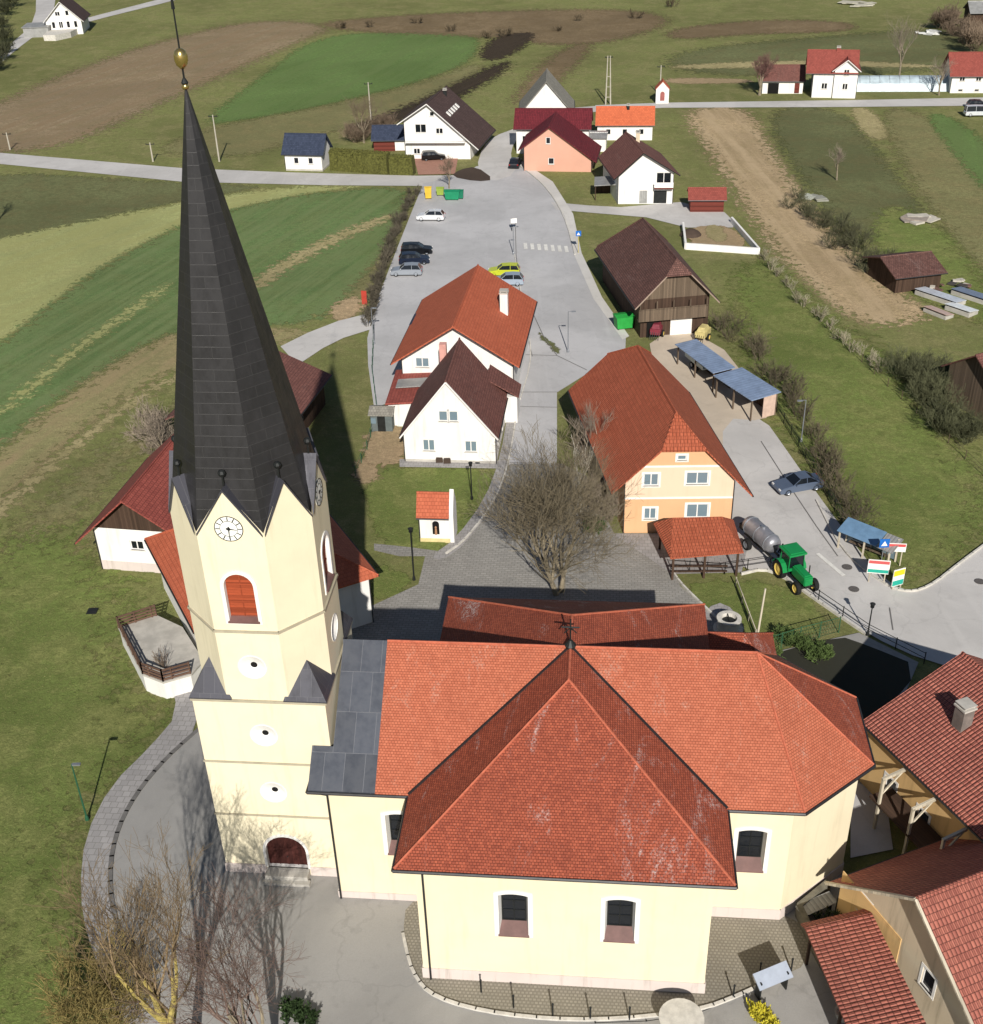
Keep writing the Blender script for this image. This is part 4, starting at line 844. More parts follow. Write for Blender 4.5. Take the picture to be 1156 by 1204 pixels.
# house with garage
h2 = house('house', 'white house with a reddish brown roof, garages and a recessed balcony', 'house', (21.25, 182.7), -6, 8.4, 12.0, (4.6, 5.0), 7.9, M['brown_tile'], M['white'], rx=3.6, skew=.2, ov=(.8, .8, .6, .4), cut=True, surround=False,
      wins=[('f', 6.95, 2.9, 2.3, 2.0)], doors=[('f', 3.9, .1, 1.2, 2.0, M['greysheet']), ('f', 6.5, .1, 2.0, 2.0, M['dark'])], chim=[(3.0, 9.0, 8.7, .6, .6, M['beige'])], fascia=M['dark'])
k = MB(); k.box((6.95, -.45, 2.65), (2.9, 1.0, .16)); b_ = k.build('balcony', M['woodred'], h2); k = MB(); k.box((6.95, -.93, 3.2), (2.9, .05, .8)); k.build('balcony_rail', M['trim'], b_)
lt = empty('lean_to', (*G(700, 236)[:2], 0), R(-6), 'grey roofed open lean-to at the left of the house with garages', 'lean-to')
k = MB(); k.slabs([[(-.2, 0, 2.4), (3.6, 0, 2.6), (3.6, 4.5, 2.7), (-.2, 4.5, 2.5)]], .1); k.build('roof', M['greysheet'], lt)
for x, y in ((0, .2), (3.4, .2), (0, 4.2)): k = MB(); k.box((x, y, 1.2), (.14, .14, 2.4)); k.build('post', M['wooddk'], lt)
k = MB(); k.box((1.7, 4.2, 1.1), (3.2, .08, 2.2)); k.build('back_wall', M['wooddk'], lt)
rs = house('shed', 'red brown timber shed with a red roof above the kitchen garden', 'shed', (31.66, 177.3), -5.9, 5.0, 3.6, (2.0, 2.2), 3.1, M['red_tile'], M['woodred'], ridge='x', ov=(.3, .3, .4, .4), cut=False)
# pink house
ph = house('house', 'pink house with a crimson roof and white gable window', 'house', (7.5, 203.0), -9.8, 11.4, 9.5, (4.2, 2.3), 7.4, M['crimson'], M['pink'], rx=4.3, ov=(.9, .9, .5, .5), cut=True, surround=False,
      wins=[('f', 4.1, 4.6, .8, 1.1), ('f', 4.6, 1.2, 1.0, 1.1), ('l', 3, 1.2, 1.2, 1.2)], fascia=M['crimson'])
k = MB(); k.lathe([(0, 0), (.8, .1), (1.0, .8), (.7, 1.5), (0, 1.8)], (5.8, -.8, 0), 9); kk = k.build('bush', soil('shrub_green', (62, 76, 40)), None); tag(kk, 'small green bush against the front of the pink house', 'bush'); kk.location = (0, 0, 0); kk.parent = None
kk.matrix_world = ph.matrix_basis.copy()
house('house', 'white house with a crimson cross roof just behind the pink house', 'house', (6.6, 214.5), -8, 12.8, 6.0, 4.6, 7.0, M['crimson'], M['white'], ridge='x', ov=(.5, .5, .5, .5), cut=False, wins=[('f', 1.5, 2, 1, 1.2)])
house('house', 'house with a pale grey gable roof behind the crimson roofed houses', 'house', (8.2, 228.5), -4, 9.0, 11, 4.2, 9.3, M['grey_tile'], M['white'], ov=(.8, .8, .5, .5), cut=False, wins=[('f', 3, 2, 1, 1.2)])
house('house', 'low house with a bright orange roof right of the crimson roofs', 'house', (21.7, 221.9), -7.1, 10.0, 6.0, 2.9, 5.2, M['bright_tile'], M['white'], ridge='x', ov=(.4, .4, .4, .4), cut=False, wins=[('f', 2, 1, 1, 1.1), ('f', 5, 1, 1, 1.1), ('f', 8, 1, 1, 1.1)], chim=[(5.5, 2.6, 5.6, .5, .5, M['dark'])])
g_ = house('garage', 'low grey flat garage between the pink house and the orange roofed house', 'garage', (17.0, 214.5), -8, 5.5, 5, 2.3, 2.6, M['greysheet'], M['white'], ridge='x', cut=False, ov=(.2, .2, .2, .2))
# white house, dark brown roof
wb = house('house', 'large white house with a dark brown roof and a row of white roof lights', 'house', (-13.1, 213.1), -6.7, 11.6, 12.5, (6.8, 3.2), 9.6, M['dkbrown_tile'], M['white'], rx=4.4, skew=-.12, ov=(1.0, 1.6, .9, .6), cut=True, surround=False,
      wins=[('f', 2.9, 4.6, 2.0, 1.5), ('f', 6.2, 4.4, 1.3, 1.0), ('f', 5.0, 7.4, .8, .8), ('f', 2, .9, 1.2, 1.0)], doors=[('f', 8, .1, 2.6, 2.2, M['trim'])], fascia=M['trim'], chim=[(6.2, 9, 9.9, .6, .6, M['dark'])])
k = MB(); k.box((5.5, -.6, 3.2), (10.5, 1.2, .18)); b_ = k.build('balcony', M['white'], wb)
for i in range(5): k = MB(); k.box((7.3+.12*(2.6+i*1.55), 2.6+i*1.55, 7.24), (1.0, .9, .12), ry=.727); k.build('roof_light', M['trim'], wb)
house('house', 'small white house with a navy blue roof beside the left road', 'house', (-33.8, 208.3), -11.5, 6.6, 5.0, 3.1, 5.6, M['navy_tile'], M['white'], ridge='x', ov=(.4, .4, .5, .5), cut=True, surround=False, wins=[('f', 2.0, 1.2, .9, 1.1), ('f', 4.6, 1.2, .9, 1.1)], plinth=(.3, M['concrete']), gable=None)
house('garage', 'small garage with a navy blue roof between two white houses', 'garage', (*G(440, 178)[:2],), -4, 6.8, 4.2, 2.2, 4.0, M['navy_tile'], M['woodred'], ridge='x', ov=(.4, .4, .4, .4), cut=False, doors=[('f', 5.2, .1, 2.6, 1.9, M['trim'])])
# far houses
house('house', 'white two storey house with a red roof and cross gable beside the far road', 'house', (68.2, 250.4), -13, 8.4, 8.0, 5.0, 8.4, M['red_tile'], M['white'], ridge='x', ov=(.4, .4, 1.6, .3), cut=True, surround=False, wins=[('f', 2.3, 1.7, 1.2, 1.2)], chim=[(4.5, 4, 9.0, .7, .7, M['red_tile'])])
xg = house('house', 'white gabled wing with a red roof at the right end of the far white house', 'wing', (72.1, 249.3), -13, 4.6, 6.5, 5.6, 7.4, M['red_tile'], M['white'], ov=(.5, .5, .5, .5), cut=True, surround=False, wins=[('f', 2.3, 4.4, 1.1, 1.2), ('f', 2.3, 1.7, 1.1, 1.2)], fascia=M['trim'])
house('outbuilding', 'low white outbuilding with a dull red roof left of the far white house', 'outbuilding', (*G(896, 110)[:2],), -9, 8.2, 6, 2.7, 5.0, M['brown_tile'], M['white'], ridge='x', ov=(.4, .4, .4, .4), cut=False, doors=[('f', 2.2, 0, 2.2, 2.1, M['black']), ('f', 7.0, .1, 1, 2, M['woodred'])])
house('house', 'white house with a red roof at the right edge beside the far road', 'house', (96.5, 250.3), -8, 12.0, 8.5, 3.6, 7.0, M['red_tile'], M['white'], ridge='x', ov=(.5, .5, .6, .5), cut=True, surround=False, wins=[('f', 2, 2.3, 1.1, .9), ('f', 5.2, 2.3, 1.1, .9), ('f', 8.6, 2.3, 1.1, .9), ('f', 2, .3, 1, .5), ('f', 5.2, .3, 1, .5)])
house('barn', 'shed with a pale grey roof at the top right corner of the village', 'shed', (*G(1140, 32)[:2],), -8, 14, 8, 3.5, 5.5, M['greysheet'], M['wooddk'], ridge='x', ov=(.5, .5, .5, .5), cut=False)
tl = house('house', 'white gabled house with a black roof beside the road at the top left', 'house', (*G(57, 42)[:2],), 7, 9.6, 12, 4.0, 8.6, M['dkbrown_tile'], M['white'], ov=(.6, .8, .7, .5), cut=False, fascia=M['trim'], wins=[('f', 3.6, 5.0, 1.4, 1.2), ('f', 6.2, 5.0, 1.0, 1.4), ('f', 2, 1.8, 1.0, 1.8), ('f', 4, 1.8, 1.2, 1.8), ('f', 6, 1.8, 1.0, 1.8), ('f', 8, 1.8, 1.0, 1.8)])
k = MB(); p = [G(*q) for q in ((52, 48), (58, 42), (92, 37), (97, 32), (96, 38), (84, 44), (66, 48))]; k.prism([(q.x, q.y) for q in p], 0, 1.5); tag(k.build('terrace_wall', M['stone']), 'curved pale terrace wall in front of the top left house', 'terrace')
k = MB(); k.box((0, 0, 1.3), (7, 5, 2.6)); k.slabs([[(-3.8, -2.8, 2.7), (3.8, -2.8, 2.7), (3.8, 2.8, 3.1), (-3.8, 2.8, 3.1)]], .15)
o = k.build('garage', M['greysheet']); a = G(47, 42); o.location = (a.x, a.y, 0); tag(o, 'grey garage left of the top left house', 'garage')
# chapel by the far road
c2 = house('chapel', 'tiny white and pink roadside chapel by the far road', 'chapel', (*G(771, 122)[:2],), -6, 2.6, 2.4, 2.9, 4.3, M['orange_flat'], M['white'], ov=(.15, .15, .1, .1), cut=False)
k = MB(); a_ = arch(1.3, .6, .9, 1.8, .45, 8); k.add([(a, -.04, b) for a, b in a_], [tuple(range(len(a_)))]); k.build('niche', plain('pink_niche', (150, 90, 85), .9), c2)
# field shed on the right and the wooden house at the edge
house('field_shed', 'dark open field shed with a brown roof beside the junk yard', 'shed', (*G(1052, 345)[:2],), 12, 6.2, 7.5, 2.2, 3.4, M['barn_tile'], M['wooddk'], ridge='x', ov=(.5, .5, .5, .5), cut=False)
house('house', 'brown roofed wooden house at the right edge behind bare bushes', 'house', (G(1115, 428, 4).x+3.0, G(1115, 428, 4).y-6.8), 22, 9, 7.4, 3.9, 6.4, M['brown_tile'], M['wood'], ridge='x', ov=(.6, .6, .6, .5), cut=False)
# brown roof behind the tower
bh = house('barn', 'barn with a plain dull red roof behind the spire', 'barn', (-31.2, 106.5), -13, 11.5, 11.5, 3.5, 5.9, M['brown_tile'], M['wooddk'], ov=(.9, .8, .5, .5), cut=False)
# presbytery behind the tower
pr = house('presbytery', 'white presbytery with an orange hipped roof behind the church tower', 'house', (-21.4, 69.6), 27, 13.2, 13.2, 4.9, 8.7, M['orange_flat'], M['white'], rx=6.6, ov=(.6, .6, .6, .6), hf=(6.8, 4.4), hb=(6.0, 4.4), wins=[('l', 3.3, 1.9, 1.1, 1.4), ('l', 8.0, 2.2, 1, 1.2), ('f', 3, 1.9, 1.1, 1.4), ('f', 6.5, 1.9, 1.1, 1.4), ('f', 10, 1.9, 1.1, 1.4)], chim=[(12.6, 8.0, 5.9, .5, .5)])
vb = house('house', 'white farm building with a red roof and dark timber gable left of the tower', 'house', (-33.3, 84.6), -10.5, 8.0, 13.5, 4.2, 7.4, M['red_tile'], M['white'], rx=3.6, ov=(1.4, .5, 1.0, .5), wins=[('f', 3.6, 2.2, 1.2, .9)], gable=(4.25, M['wooddk']), plinth=(.9, M['plinth']))
# right-hand houses
r1 = house('house', 'house with a large ribbed red roof and chimney right of the apse', 'house', (27.3, 46.6), 21.6, 12.0, 11.0, 4.9, 7.9, M['rib_tile'], M['ochre'], rx=7.0, ov=(.3, .3, .3, .1), chim=[(3.6, 6.9, 8.0, .8, .8, plain('sooty_render', (116, 108, 102), .9, .2))], wins=[('l', 2, 1.4, 1, 1.2), ('l', 5, 1.4, 1, 1.2), ('l', 8, 1.4, 1, 1.2)])
for y in (1.6, 4.2, 6.9):
    k = MB(); k.box((-1.0, y, 4.35), (1.7, .16, .2), ry=-.12); k.box((-1.75, y, 2.2), (.16, .16, 4.2)); k.bar((-1.7, y, 3.0), (-.4, y, 4.3), .07, n=4); k.build('timber_bracket', M['beam'], r1)
k = MB(); k.box((-1.0, 4.2, 2.15), (1.7, 7, .15)); b_ = k.build('balcony', M['wooddk'], r1)
r2 = house('house', 'beige house with a red tiled roof and white verge at the lower right corner', 'house', (23.1, 35.2), 20.9, 12, 11.4, (4.0, 2.8), 7.9, M['rib_tile'], M['beige'], ridge='x', rx=5.6, ov=(.5, .6, .55, .5), wins=[('l', 4.2, 2.4, .9, 1.3), ('l', 9.4, 2.4, .9, 1.3)], fascia=None, surround=True)
k = MB()
for a, b in (((-.6, -.5, 3.72), (-.6, 5.6, 7.98)), ((-.6, 5.6, 7.98), (-.6, 12.0, 2.45))): k.bar(a, b, .11, n=4)
k.build('verge_board', M['beam'], r2)
k = MB(); k.box((-.04, 8.9, 1.9), (.06, 5.0, 3.8)); k.build('ochre_panel', M['ochre'], r2)
cn = empty('canopy', (17.6, 33.6, 0), R(6), 'ribbed red tiled canopy on posts in front of the beige house', 'canopy')
k = MB(); k.slabs([[(-.35, -.2, 2.75), (3.3, -.2, 3.35), (3.3, 9.4, 3.35), (-.35, 9.4, 2.75)]], .14); k.build('roof', M['rib_tile'], cn)
k = MB(); k.slabs([[(-.35, 9.4, 2.75), (3.3, 9.4, 3.35), (3.3, 10.0, 3.0), (-.35, 10.0, 2.4)]], .12); k.build('roof_end', M['rib_tile'], cn)
for x, y in ((-.1, .1), (-.1, 4.6), (-.1, 9.1), (3.1, .1), (3.1, 4.6), (3.1, 9.1)): k = MB(); k.box((x, y, 1.35), (.14, .14, 2.7)); k.build('post', M['wooddk'], cn)
# sacristy behind the church
sc_ = house('sacristy', 'low sacristy roof between the apse and the rear transept', 'annex', (12.6, 62.0), -6, 6.2, 5.6, 4.2, 6.2, M['church_tile_old'], M['cream'], ridge='x', ov=(.3, .3, .3, .3), hb=(2.5, 4.0), cut=False)

# ================================================================== TREES AND SHRUBS
def branches(rng, p, d, L, r, lev, out, spread=.75, up=.25, kids=(4, 5), minr=.012, droop=0):
    nseg = 3 if lev > 0 else 2; pts = [(p, r)]; q = p.copy(); dd = d.copy()
    for i in range(nseg):
        dd = (dd+Vector((rng.uniform(-1, 1), rng.uniform(-1, 1), rng.uniform(-.6, 1)*1))*.2+Vector((0, 0, up*.12))).normalized()
        q = q+dd*(L/nseg); pts.append((q.copy(), max(minr, r*(1-.55*(i+1)/nseg))))
    out.append((lev, pts))
    if lev <= 0: return
    n = rng.randint(*kids)
    for i in range(n):
        t = rng.uniform(.3, 1) if i else 1; k = min(nseg-1, int(t*nseg)); a, b = pts[k], pts[k+1]; f = t*nseg-k if i else 1
        pos = a[0].lerp(b[0], min(1, max(0, f))); ax = dd.orthogonal().normalized(); ax = Matrix.Rotation(rng.uniform(0, 6.28), 3, dd) @ ax
        nd = (Matrix.Rotation(rng.uniform(.35, 1)*spread, 3, ax) @ dd+Vector((0, 0, up*.3))).normalized()
        branches(rng, pos, nd, L*rng.uniform(.55, .78), max(minr, a[1]*rng.uniform(.45, .6)), lev-1, out, spread, up, kids, minr)
bark = plain('grey_bark', (128, 118, 100), .95, .25, 4, bump=.4); barky = plain('lichen_bark', (164, 148, 86), .95, .3, 5, bump=.4)
barkd = plain('brown_twigs', (120, 104, 88), .95, .2, 3); twiggrey = plain('grey_twigs', (138, 126, 112), .95, .2, 3); birch = plain('pale_bark', (196, 190, 176), .9, .25, 4)
def tree(name, label, base, h, r, seed, lv=4, kids=(4, 5), spread=.8, m1=None, m2=None, stems=1, trunk=.3, up=.35, minr=.013, group=None, cat='tree'):
    rng = random.Random(seed); out = []; t_, c_ = MB(), MB()
    for s in range(stems):
        a = rng.uniform(0, 6.28); lean = (.08 if stems == 1 else .35); d = Vector((math.cos(a)*lean, math.sin(a)*lean, 1)).normalized()
        top = d*h*trunk; off = Vector((math.cos(a), math.sin(a), 0))*(0 if stems == 1 else .25)
        t_.bar(off-Vector((0, 0, .2)), off+top*.5, r*1.15, r*.9, 8); t_.bar(off+top*.5, off+top, r*.9, r*.72, 8, cap=False)
        for i in range(rng.randint(4, 5)):
            an = 6.28*i/4.5+rng.uniform(-.4, .4); tl = rng.uniform(.25, .75)*spread
            dd = Vector((math.cos(an)*tl, math.sin(an)*tl, 1)).normalized() if i else d
            branches(rng, off+top*(.75+.25*rng.random()) if i else off+top, dd, h*rng.uniform(.28, .36), r*rng.uniform(.45, .7), lv, out, spread, up, kids, minr)
    for lev, pts in out:
        tgt = t_ if lev >= lv else c_
        for (a, ra), (b, rb) in zip(pts, pts[1:]): tgt.bar(a, b, ra, rb, 6 if lev >= lv else (4 if lev > 1 else 3), cap=False)
    e = empty(name, (base[0], base[1], 0), 0, label, cat, group)
    t_.build('trunk', m1 or bark, e, recalc=False); c_.build('crown', m2 or barkd, e, recalc=False); return e
def shrub_proto(seed, h=1.8, w=1.0, n=16, lv=2, minr=.012):
    rng = random.Random(seed); out = []
    for i in range(n):
        a = rng.uniform(0, 6.28); q = rng.uniform(0, .45)*w; d = Vector((math.cos(a)*.5*w, math.sin(a)*.5*w, 1)).normalized()
        branches(rng, Vector((math.cos(a)*q, math.sin(a)*q, -.05)), d, h*rng.uniform(.4, .62), .03, lv, out, .9, .3, (3, 5), minr)
    mb = MB()
    for lev, pts in out:
        for (a, ra), (b, rb) in zip(pts, pts[1:]): mb.bar(a, b, ra, rb, 3, cap=False)
    return mb
tree('tree', 'spreading bare tree with a short trunk in the cobbled plaza behind the church', G(658, 699), 15, .22, 11, 4, (4, 5), .95, bark, plain('plaza_twigs', (116, 106, 86), .95, .25, 3), trunk=.1, stems=3, minr=.011)
tree('tree', 'slender pale barked tree between the plaza and the peach farmhouse', G(684, 612), 8.0, .1, 5, 2, (3, 4), .4, birch, birch, trunk=.45)
tree('tree', 'leaning bare tree close to the shaded wall of the peach farmhouse', G(697, 565), 8, .14, 8, 3, (3, 5), .6, bark, twiggrey, trunk=.3)
tree('tree', 'large bare tree with yellow lichen on its branches below the tower', G(226, 1270), 15.5, .3, 29, 4, (4, 4), .8, barky, plain('lichen_twigs', (126, 108, 82), .95, .3, 1), trunk=.3, minr=.008, up=.6)
tree('tree', 'bare tree with fine reddish brown twigs right of the yellow lichened tree', G(318, 1300), 12.5, .26, 71, 4, (4, 5), .95, bark, plain('reddish_twigs', (112, 94, 86), .95, .25, 2), trunk=.25, minr=.008)
tree('tree', 'small bare tree on the traffic island beside the parking lot', G(528, 222), 5.2, .12, 31, 3, (4, 5), .7, bark, barkd, trunk=.3)
tree('tree', 'tall thin bare tree right of the far white house', G(1056, 100), 13, .25, 37, 3, (4, 5), .7, bark, twiggrey, trunk=.35)
tree('tree', 'small bare orchard tree in the dark meadow on the right', G(984, 212), 5.5, .14, 41, 3, (4, 5), .8, bark, twiggrey, trunk=.3)
tree('tree', 'bare reddish twigged tree in front of the dull red outbuilding', G(893, 112), 8, .3, 43, 4, (4, 5), .95, bark, plain('red_twigs', (112, 84, 78), .95, .2, 3), trunk=.25)
tree('tree', 'bare tree beside the far right white house', G(1104, 112), 8, .2, 47, 3, (4, 5), .8, bark, twiggrey, trunk=.25)
tree('tree', 'grey bare tree left of the spire beside the red roof', G(196, 545), 6.5, .16, 53, 3, (4, 5), .9, bark, twiggrey, trunk=.2)
tree('tree', 'wide bare tree beside the white house with the dark brown roof', G(428, 168), 9, .2, 59, 3, (4, 5), .95, bark, barkd, trunk=.2)
tree('tree', 'small dark tree at the left edge beside the dark meadow', G(-4, 262), 6, .15, 61, 3, (3, 4), .7, bark, barkd, trunk=.35)
tree('tree', 'small bare sapling on the presbytery terrace', G(196, 806), 3.2, .05, 67, 2, (3, 4), .7, bark, barkd, trunk=.3)
protos = {}
ORD = ['first', 'second', 'third', 'fourth', 'fifth', 'sixth', 'seventh', 'eighth', 'ninth', 'tenth', 'eleventh', 'twelfth']
def shrubs(pxs, label, group, mat, h=1.8, w=1., seed=0, n=16, lv=2, minr=.013, jit=.25, cat='shrub', name='shrub'):
    P_ = []
    for v in range(3): P_.append(shrub_proto(seed*7+v, h, w, n, lv, minr))
    rng = random.Random(seed); base = []; xs = [p[0] for p in pxs]; ys = [p[1] for p in pxs]; hz = max(xs)-min(xs) >= max(ys)-min(ys)
    pxs = sorted(pxs, key=lambda p: p[0] if hz else p[1]); lab0 = label
    for i, (px, py) in enumerate(pxs):
        if 1 < len(pxs) <= 12: label = lab0+', '+ORD[i]+(' from the left' if hz else ' from the top')
        g = G(px, py)
        if i < 3: o = P_[i].build(name, mat, recalc=False); base.append(o)
        else: o = base[i % 3].copy(); link(o)
        o.location = (g.x, g.y, .02); s = rng.uniform(1-jit, 1+jit); o.scale = (s, s, s*rng.uniform(.85, 1.15)); o.rotation_euler = (0, 0, rng.uniform(0, 6.28)); tag(o, label, cat, group)
def along(pts, n, jx=3, jy=3, seed=1):
    rng = random.Random(seed); P_ = [Vector(p) for p in pts]; L = [(b-a).length for a, b in zip(P_, P_[1:])]; T_ = sum(L); out = []
    for i in range(n):
        t = T_*(i+.5)/n; k = 0
        while k < len(L)-1 and t > L[k]: t -= L[k]; k += 1
        q = P_[k].lerp(P_[k+1], t/L[k]); out.append((q.x+rng.uniform(-jx, jx), q.y+rng.uniform(-jy, jy)))
    return out
shrubs(along([(488, 226), (470, 268), (452, 310), (440, 350), (432, 384)], 40, 3, 3, 2), 'bare shrub in the hedge row along the left side of the parking lot', 'bare shrubs lining the parking lot', plain('hedge_twigs', (84, 78, 66), .95, .2, 3), 1.6, .7, 3, 10, 2, .016)
shrubs(along([(846, 392), (880, 410), (930, 470), (960, 530), (985, 575), (1010, 632)], 30, 9, 7, 4), 'bare grey brown bush on the bank right of the farm yard', 'bare bushes on the bank beside the farm yard', plain('bank_twigs', (92, 84, 68), .95, .2, 3), 2.2, 1.3, 5, 10, 2, .014)
shrubs(along([(930, 232), (960, 255), (990, 285), (1030, 320)], 20, 14, 9, 6), 'bare bush in the thicket between the tan field and the orchard', 'bushes in the thicket beside the tan field', plain('thicket_twigs', (84, 84, 62), .95, .2, 3), 2.4, 1.4, 7, 12, 2, .02)
shrubs(along([(1065, 430), (1085, 460), (1110, 490), (1140, 520)], 16, 12, 14, 8), 'tangled bush beside the brown roofed house at the right edge', 'tangled bushes by the right edge house', plain('tangle_twigs', (84, 86, 62), .95, .2, 3), 2.6, 1.6, 9, 14, 3, .012)
shrubs(along([(415, 170), (440, 158), (465, 155)], 6, 6, 3, 9), 'bare bush behind the navy roofed garage', 'bare bushes behind the garage', barkd, 3.2, 1.5, 11, 18, 3)
shrubs(along([(1100, 30), (1130, 40), (1156, 60)], 8, 10, 6, 12), 'dark bare bush below the grey roofed shed at the top right', 'bushes at the top right corner', barkd, 4.5, 1.6, 13, 18, 3, .03)
shrubs(along([(360, 40), (480, 32), (620, 46), (720, 20), (800, 8)], 10, 20, 5, 15), 'dark bush in the brown scrub strip beyond the fields', 'bushes in the brown scrub beyond the fields', plain('scrub_twigs', (82, 72, 56), .95, .2, 3), 2.2, 1.8, 17, 10, 2, .03)
shrubs(along([(0, 90), (14, 40), (8, 5)], 7, 12, 8, 16), 'dark shrub left of the road at the top left', 'dark shrubs at the top left', plain('dark_shrub', (66, 68, 48), .95, .2, 3), 4, 1.6, 19, 20, 3, .035)
shrubs([(700, 520), (694, 540), (702, 560), (710, 585), (706, 600), (716, 612)], 'bare shrub at the foot of the shaded farmhouse wall', 'bare shrubs at the farmhouse wall', twiggrey, 3.0, 1.0, 21, 18, 3)
shrubs([(180, 520), (190, 535), (205, 528)], 'grey bare shrub behind the red roofed farm building', 'grey shrubs behind the farm building', twiggrey, 2.5, 1.3, 23, 18, 3)
shrubs([(925, 757), (945, 765), (905, 776), (965, 775)], 'low green shrub beside the mesh fence behind the apse', 'green shrubs behind the apse', plain('green_twigs', (86, 104, 56), .95, .3, 3), 1.2, 1.2, 25, 26, 3, .02)
shrubs([(892, 1198), (905, 1208)], 'yellow flowering shrub beside the white notice board', 'yellow flowering shrubs', plain('yellow_flowers', (196, 186, 60), .9, .3, 5), .7, .8, 27, 30, 2, .03)
shrubs([(985, 1130), (1000, 1170), (975, 1100)], 'dark shrub against the red tiled canopy', 'dark shrubs beside the canopy', plain('dark_shrub_leaf', (54, 66, 40), .95, .3, 3), 1.1, .8, 29, 26, 3, .02)
shrubs([(345, 1194), (362, 1203)], 'low dark green shrub at the bottom edge of the yard', 'low shrubs at the yard edge', plain('dark_leaf', (48, 66, 34), .95, .3, 3), .7, .9, 33, 30, 3, .02)
shrubs([(718, 606), (700, 625)], 'small green bush at the corner of the peach farmhouse', 'green bushes at the farmhouse corner', plain('corner_leaf', (70, 92, 48), .95, .3, 3), 1.0, .9, 35, 30, 3, .02)
shrubs(along([(893, 300), (940, 355), (985, 400), (1040, 440)], 16, 3, 4, 20), 'thin pale sapling in the line across the right meadow', 'pale saplings across the right meadow', plain('sapling', (150, 142, 122), .95, .2, 3), 1.6, .6, 37, 6, 2)
# clipped hedge
shrubs(along([(100, 1175), (130, 1210)], 3, 14, 8, 33), 'tangled yellow brown bush at the lower left corner', 'yellow brown bushes at the lower left corner', plain('yellow_brown_twigs', (128, 114, 70), .95, .3, 2), 3.0, 1.7, 41, 16, 3, .011)
hm = plain('hedge_leaf', (84, 84, 40), .95, .35, 3, bump=.8)
def hedge(p, q, h, wd, label):
    a, b = G(*p), G(*q); d = b-a; L = d.length; rng = random.Random(3); mb = MB(); n = int(L/.45); m = 6
    e = []
    for i in range(n+1):
        for (y, z) in ((-wd/2, 0), (-wd/2, h*.55), (-wd*.42, h), (0, h*1.04), (wd*.42, h), (wd/2, h*.55), (wd/2, 0)):
            e.append((L*i/n+rng.uniform(-.06, .06), y+rng.uniform(-.1, .1), z+rng.uniform(-.1, .1)*(z > 0)))
    f = [(i*7+k, i*7+k+1, (i+1)*7+k+1, (i+1)*7+k) for i in range(n) for k in range(6)]+[tuple(range(7)), tuple(range(n*7, n*7+7))]
    mb.add(e, f); 
    for i in range(int(L*90)):
        x, z = rng.uniform(0, L), rng.uniform(.1, h*1.02); y = -wd/2-.03 if rng.random() < .5 else rng.uniform(-wd/2, wd/2); z = z if y < -wd/2 else h*1.03
        s = .12; o_ = Vector((x, y, z)); u_ = Vector((rng.uniform(-1, 1), rng.uniform(-1, 1), rng.uniform(-1, 1))).normalized()*s; v_ = u_.orthogonal().normalized()*s
        mb.add([o_-u_, o_+v_, o_+u_, o_-v_], [(0, 1, 2, 3)])
    o = mb.build('hedge', hm, recalc=False); o.location = (a.x, a.y, 0); o.rotation_euler.z = math.atan2(d.y, d.x); tag(o, label, 'hedge')
hedge((391, 199), (458, 204), 3.4, 1.8, 'longer clipped evergreen hedge section beside the small navy roofed house')
hedge((460, 204), (487, 205), 3.0, 1.8, 'shorter clipped evergreen hedge section beside the brick drive')

# ================================================================== FENCES, RAILS, WALLS
def fence(px, label, h=1.0, step=2.0, rails=(.95, .5), r=.03, mat=None, mesh=None, cat='fence', name='fence', pr=.04, raw=None, z0=0):
    P_ = [Vector(p) for p in raw] if raw else [G(a, b) for a, b in px]; mat = mat or M['dark']; e = empty(name, (P_[0].x, P_[0].y, z0), 0, label, cat); o0 = P_[0]
    P_ = [p-o0 for p in P_]; posts = []
    for i, (a, b) in enumerate(zip(P_, P_[1:])):
        n = max(1, round((b-a).length/step)); posts += [a.lerp(b, k/n) for k in range(n)]
    posts.append(P_[-1]); pm = None
    for p in posts[:100]:
        if pm is None: k = MB(); k.bar((0, 0, 0), (0, 0, h+.05), pr, n=6); pm = k.build('post', mat, e); pm.location = p
        else: c = pm.copy(); link(c, e); c.location = p
    for z in rails:
        k = MB()
        for a, b in zip(P_, P_[1:]): k.bar(a+Vector((0, 0, z)), b+Vector((0, 0, z)), r, n=4)
        k.build('rail', mat, e)
    if mesh:
        k = MB()
        for a, b in zip(P_, P_[1:]):
            L = (b-a).length; n = int(L/.22)
            for i in range(n+1): q = a.lerp(b, i/n); k.bar(q+Vector((0, 0, .08)), q+Vector((0, 0, h)), .011, n=3, cap=False)
            for j in range(5): zz = Vector((0, 0, .1+j*(h-.12)/4)); k.bar(a+zz, b+zz, .011, n=3, cap=False)
        k.build('mesh_panel', mesh, e)
    return e
gmesh = plain('green_mesh', (52, 92, 66), .6, .1)
fence([(852, 676), (905, 668), (962, 708), (1020, 748), (1086, 782)], 'dark metal street railing from the canopy to the road bend', 1.05, 2.2, (1.0, .55), .028, cat='railing', name='railing', z0=.1)
fence([(790, 672), (852, 676)], 'dark metal railing in front of the farmhouse canopy', 1.05, 1.6, (1.0, .6), .03, cat='railing', name='railing', z0=.1)
fence([(896, 770), (940, 756), (986, 744)], 'green wire mesh fence behind the apse', 1.5, 2.0, (1.45,), .02, gmesh, gmesh)
fence([(905, 472), (930, 512), (965, 570), (990, 615), (1010, 640)], 'dark wire fence along the right side of the village road', 1.2, 2.5, (1.15, .7, .25), .02, M['dark'], gmesh)
fence([(440, 392), (438, 440), (444, 488), (432, 530), (418, 560)], 'green wire fence left of the inn and its annexe', 1.1, 2.5, (1.05, .5), .02, gmesh)
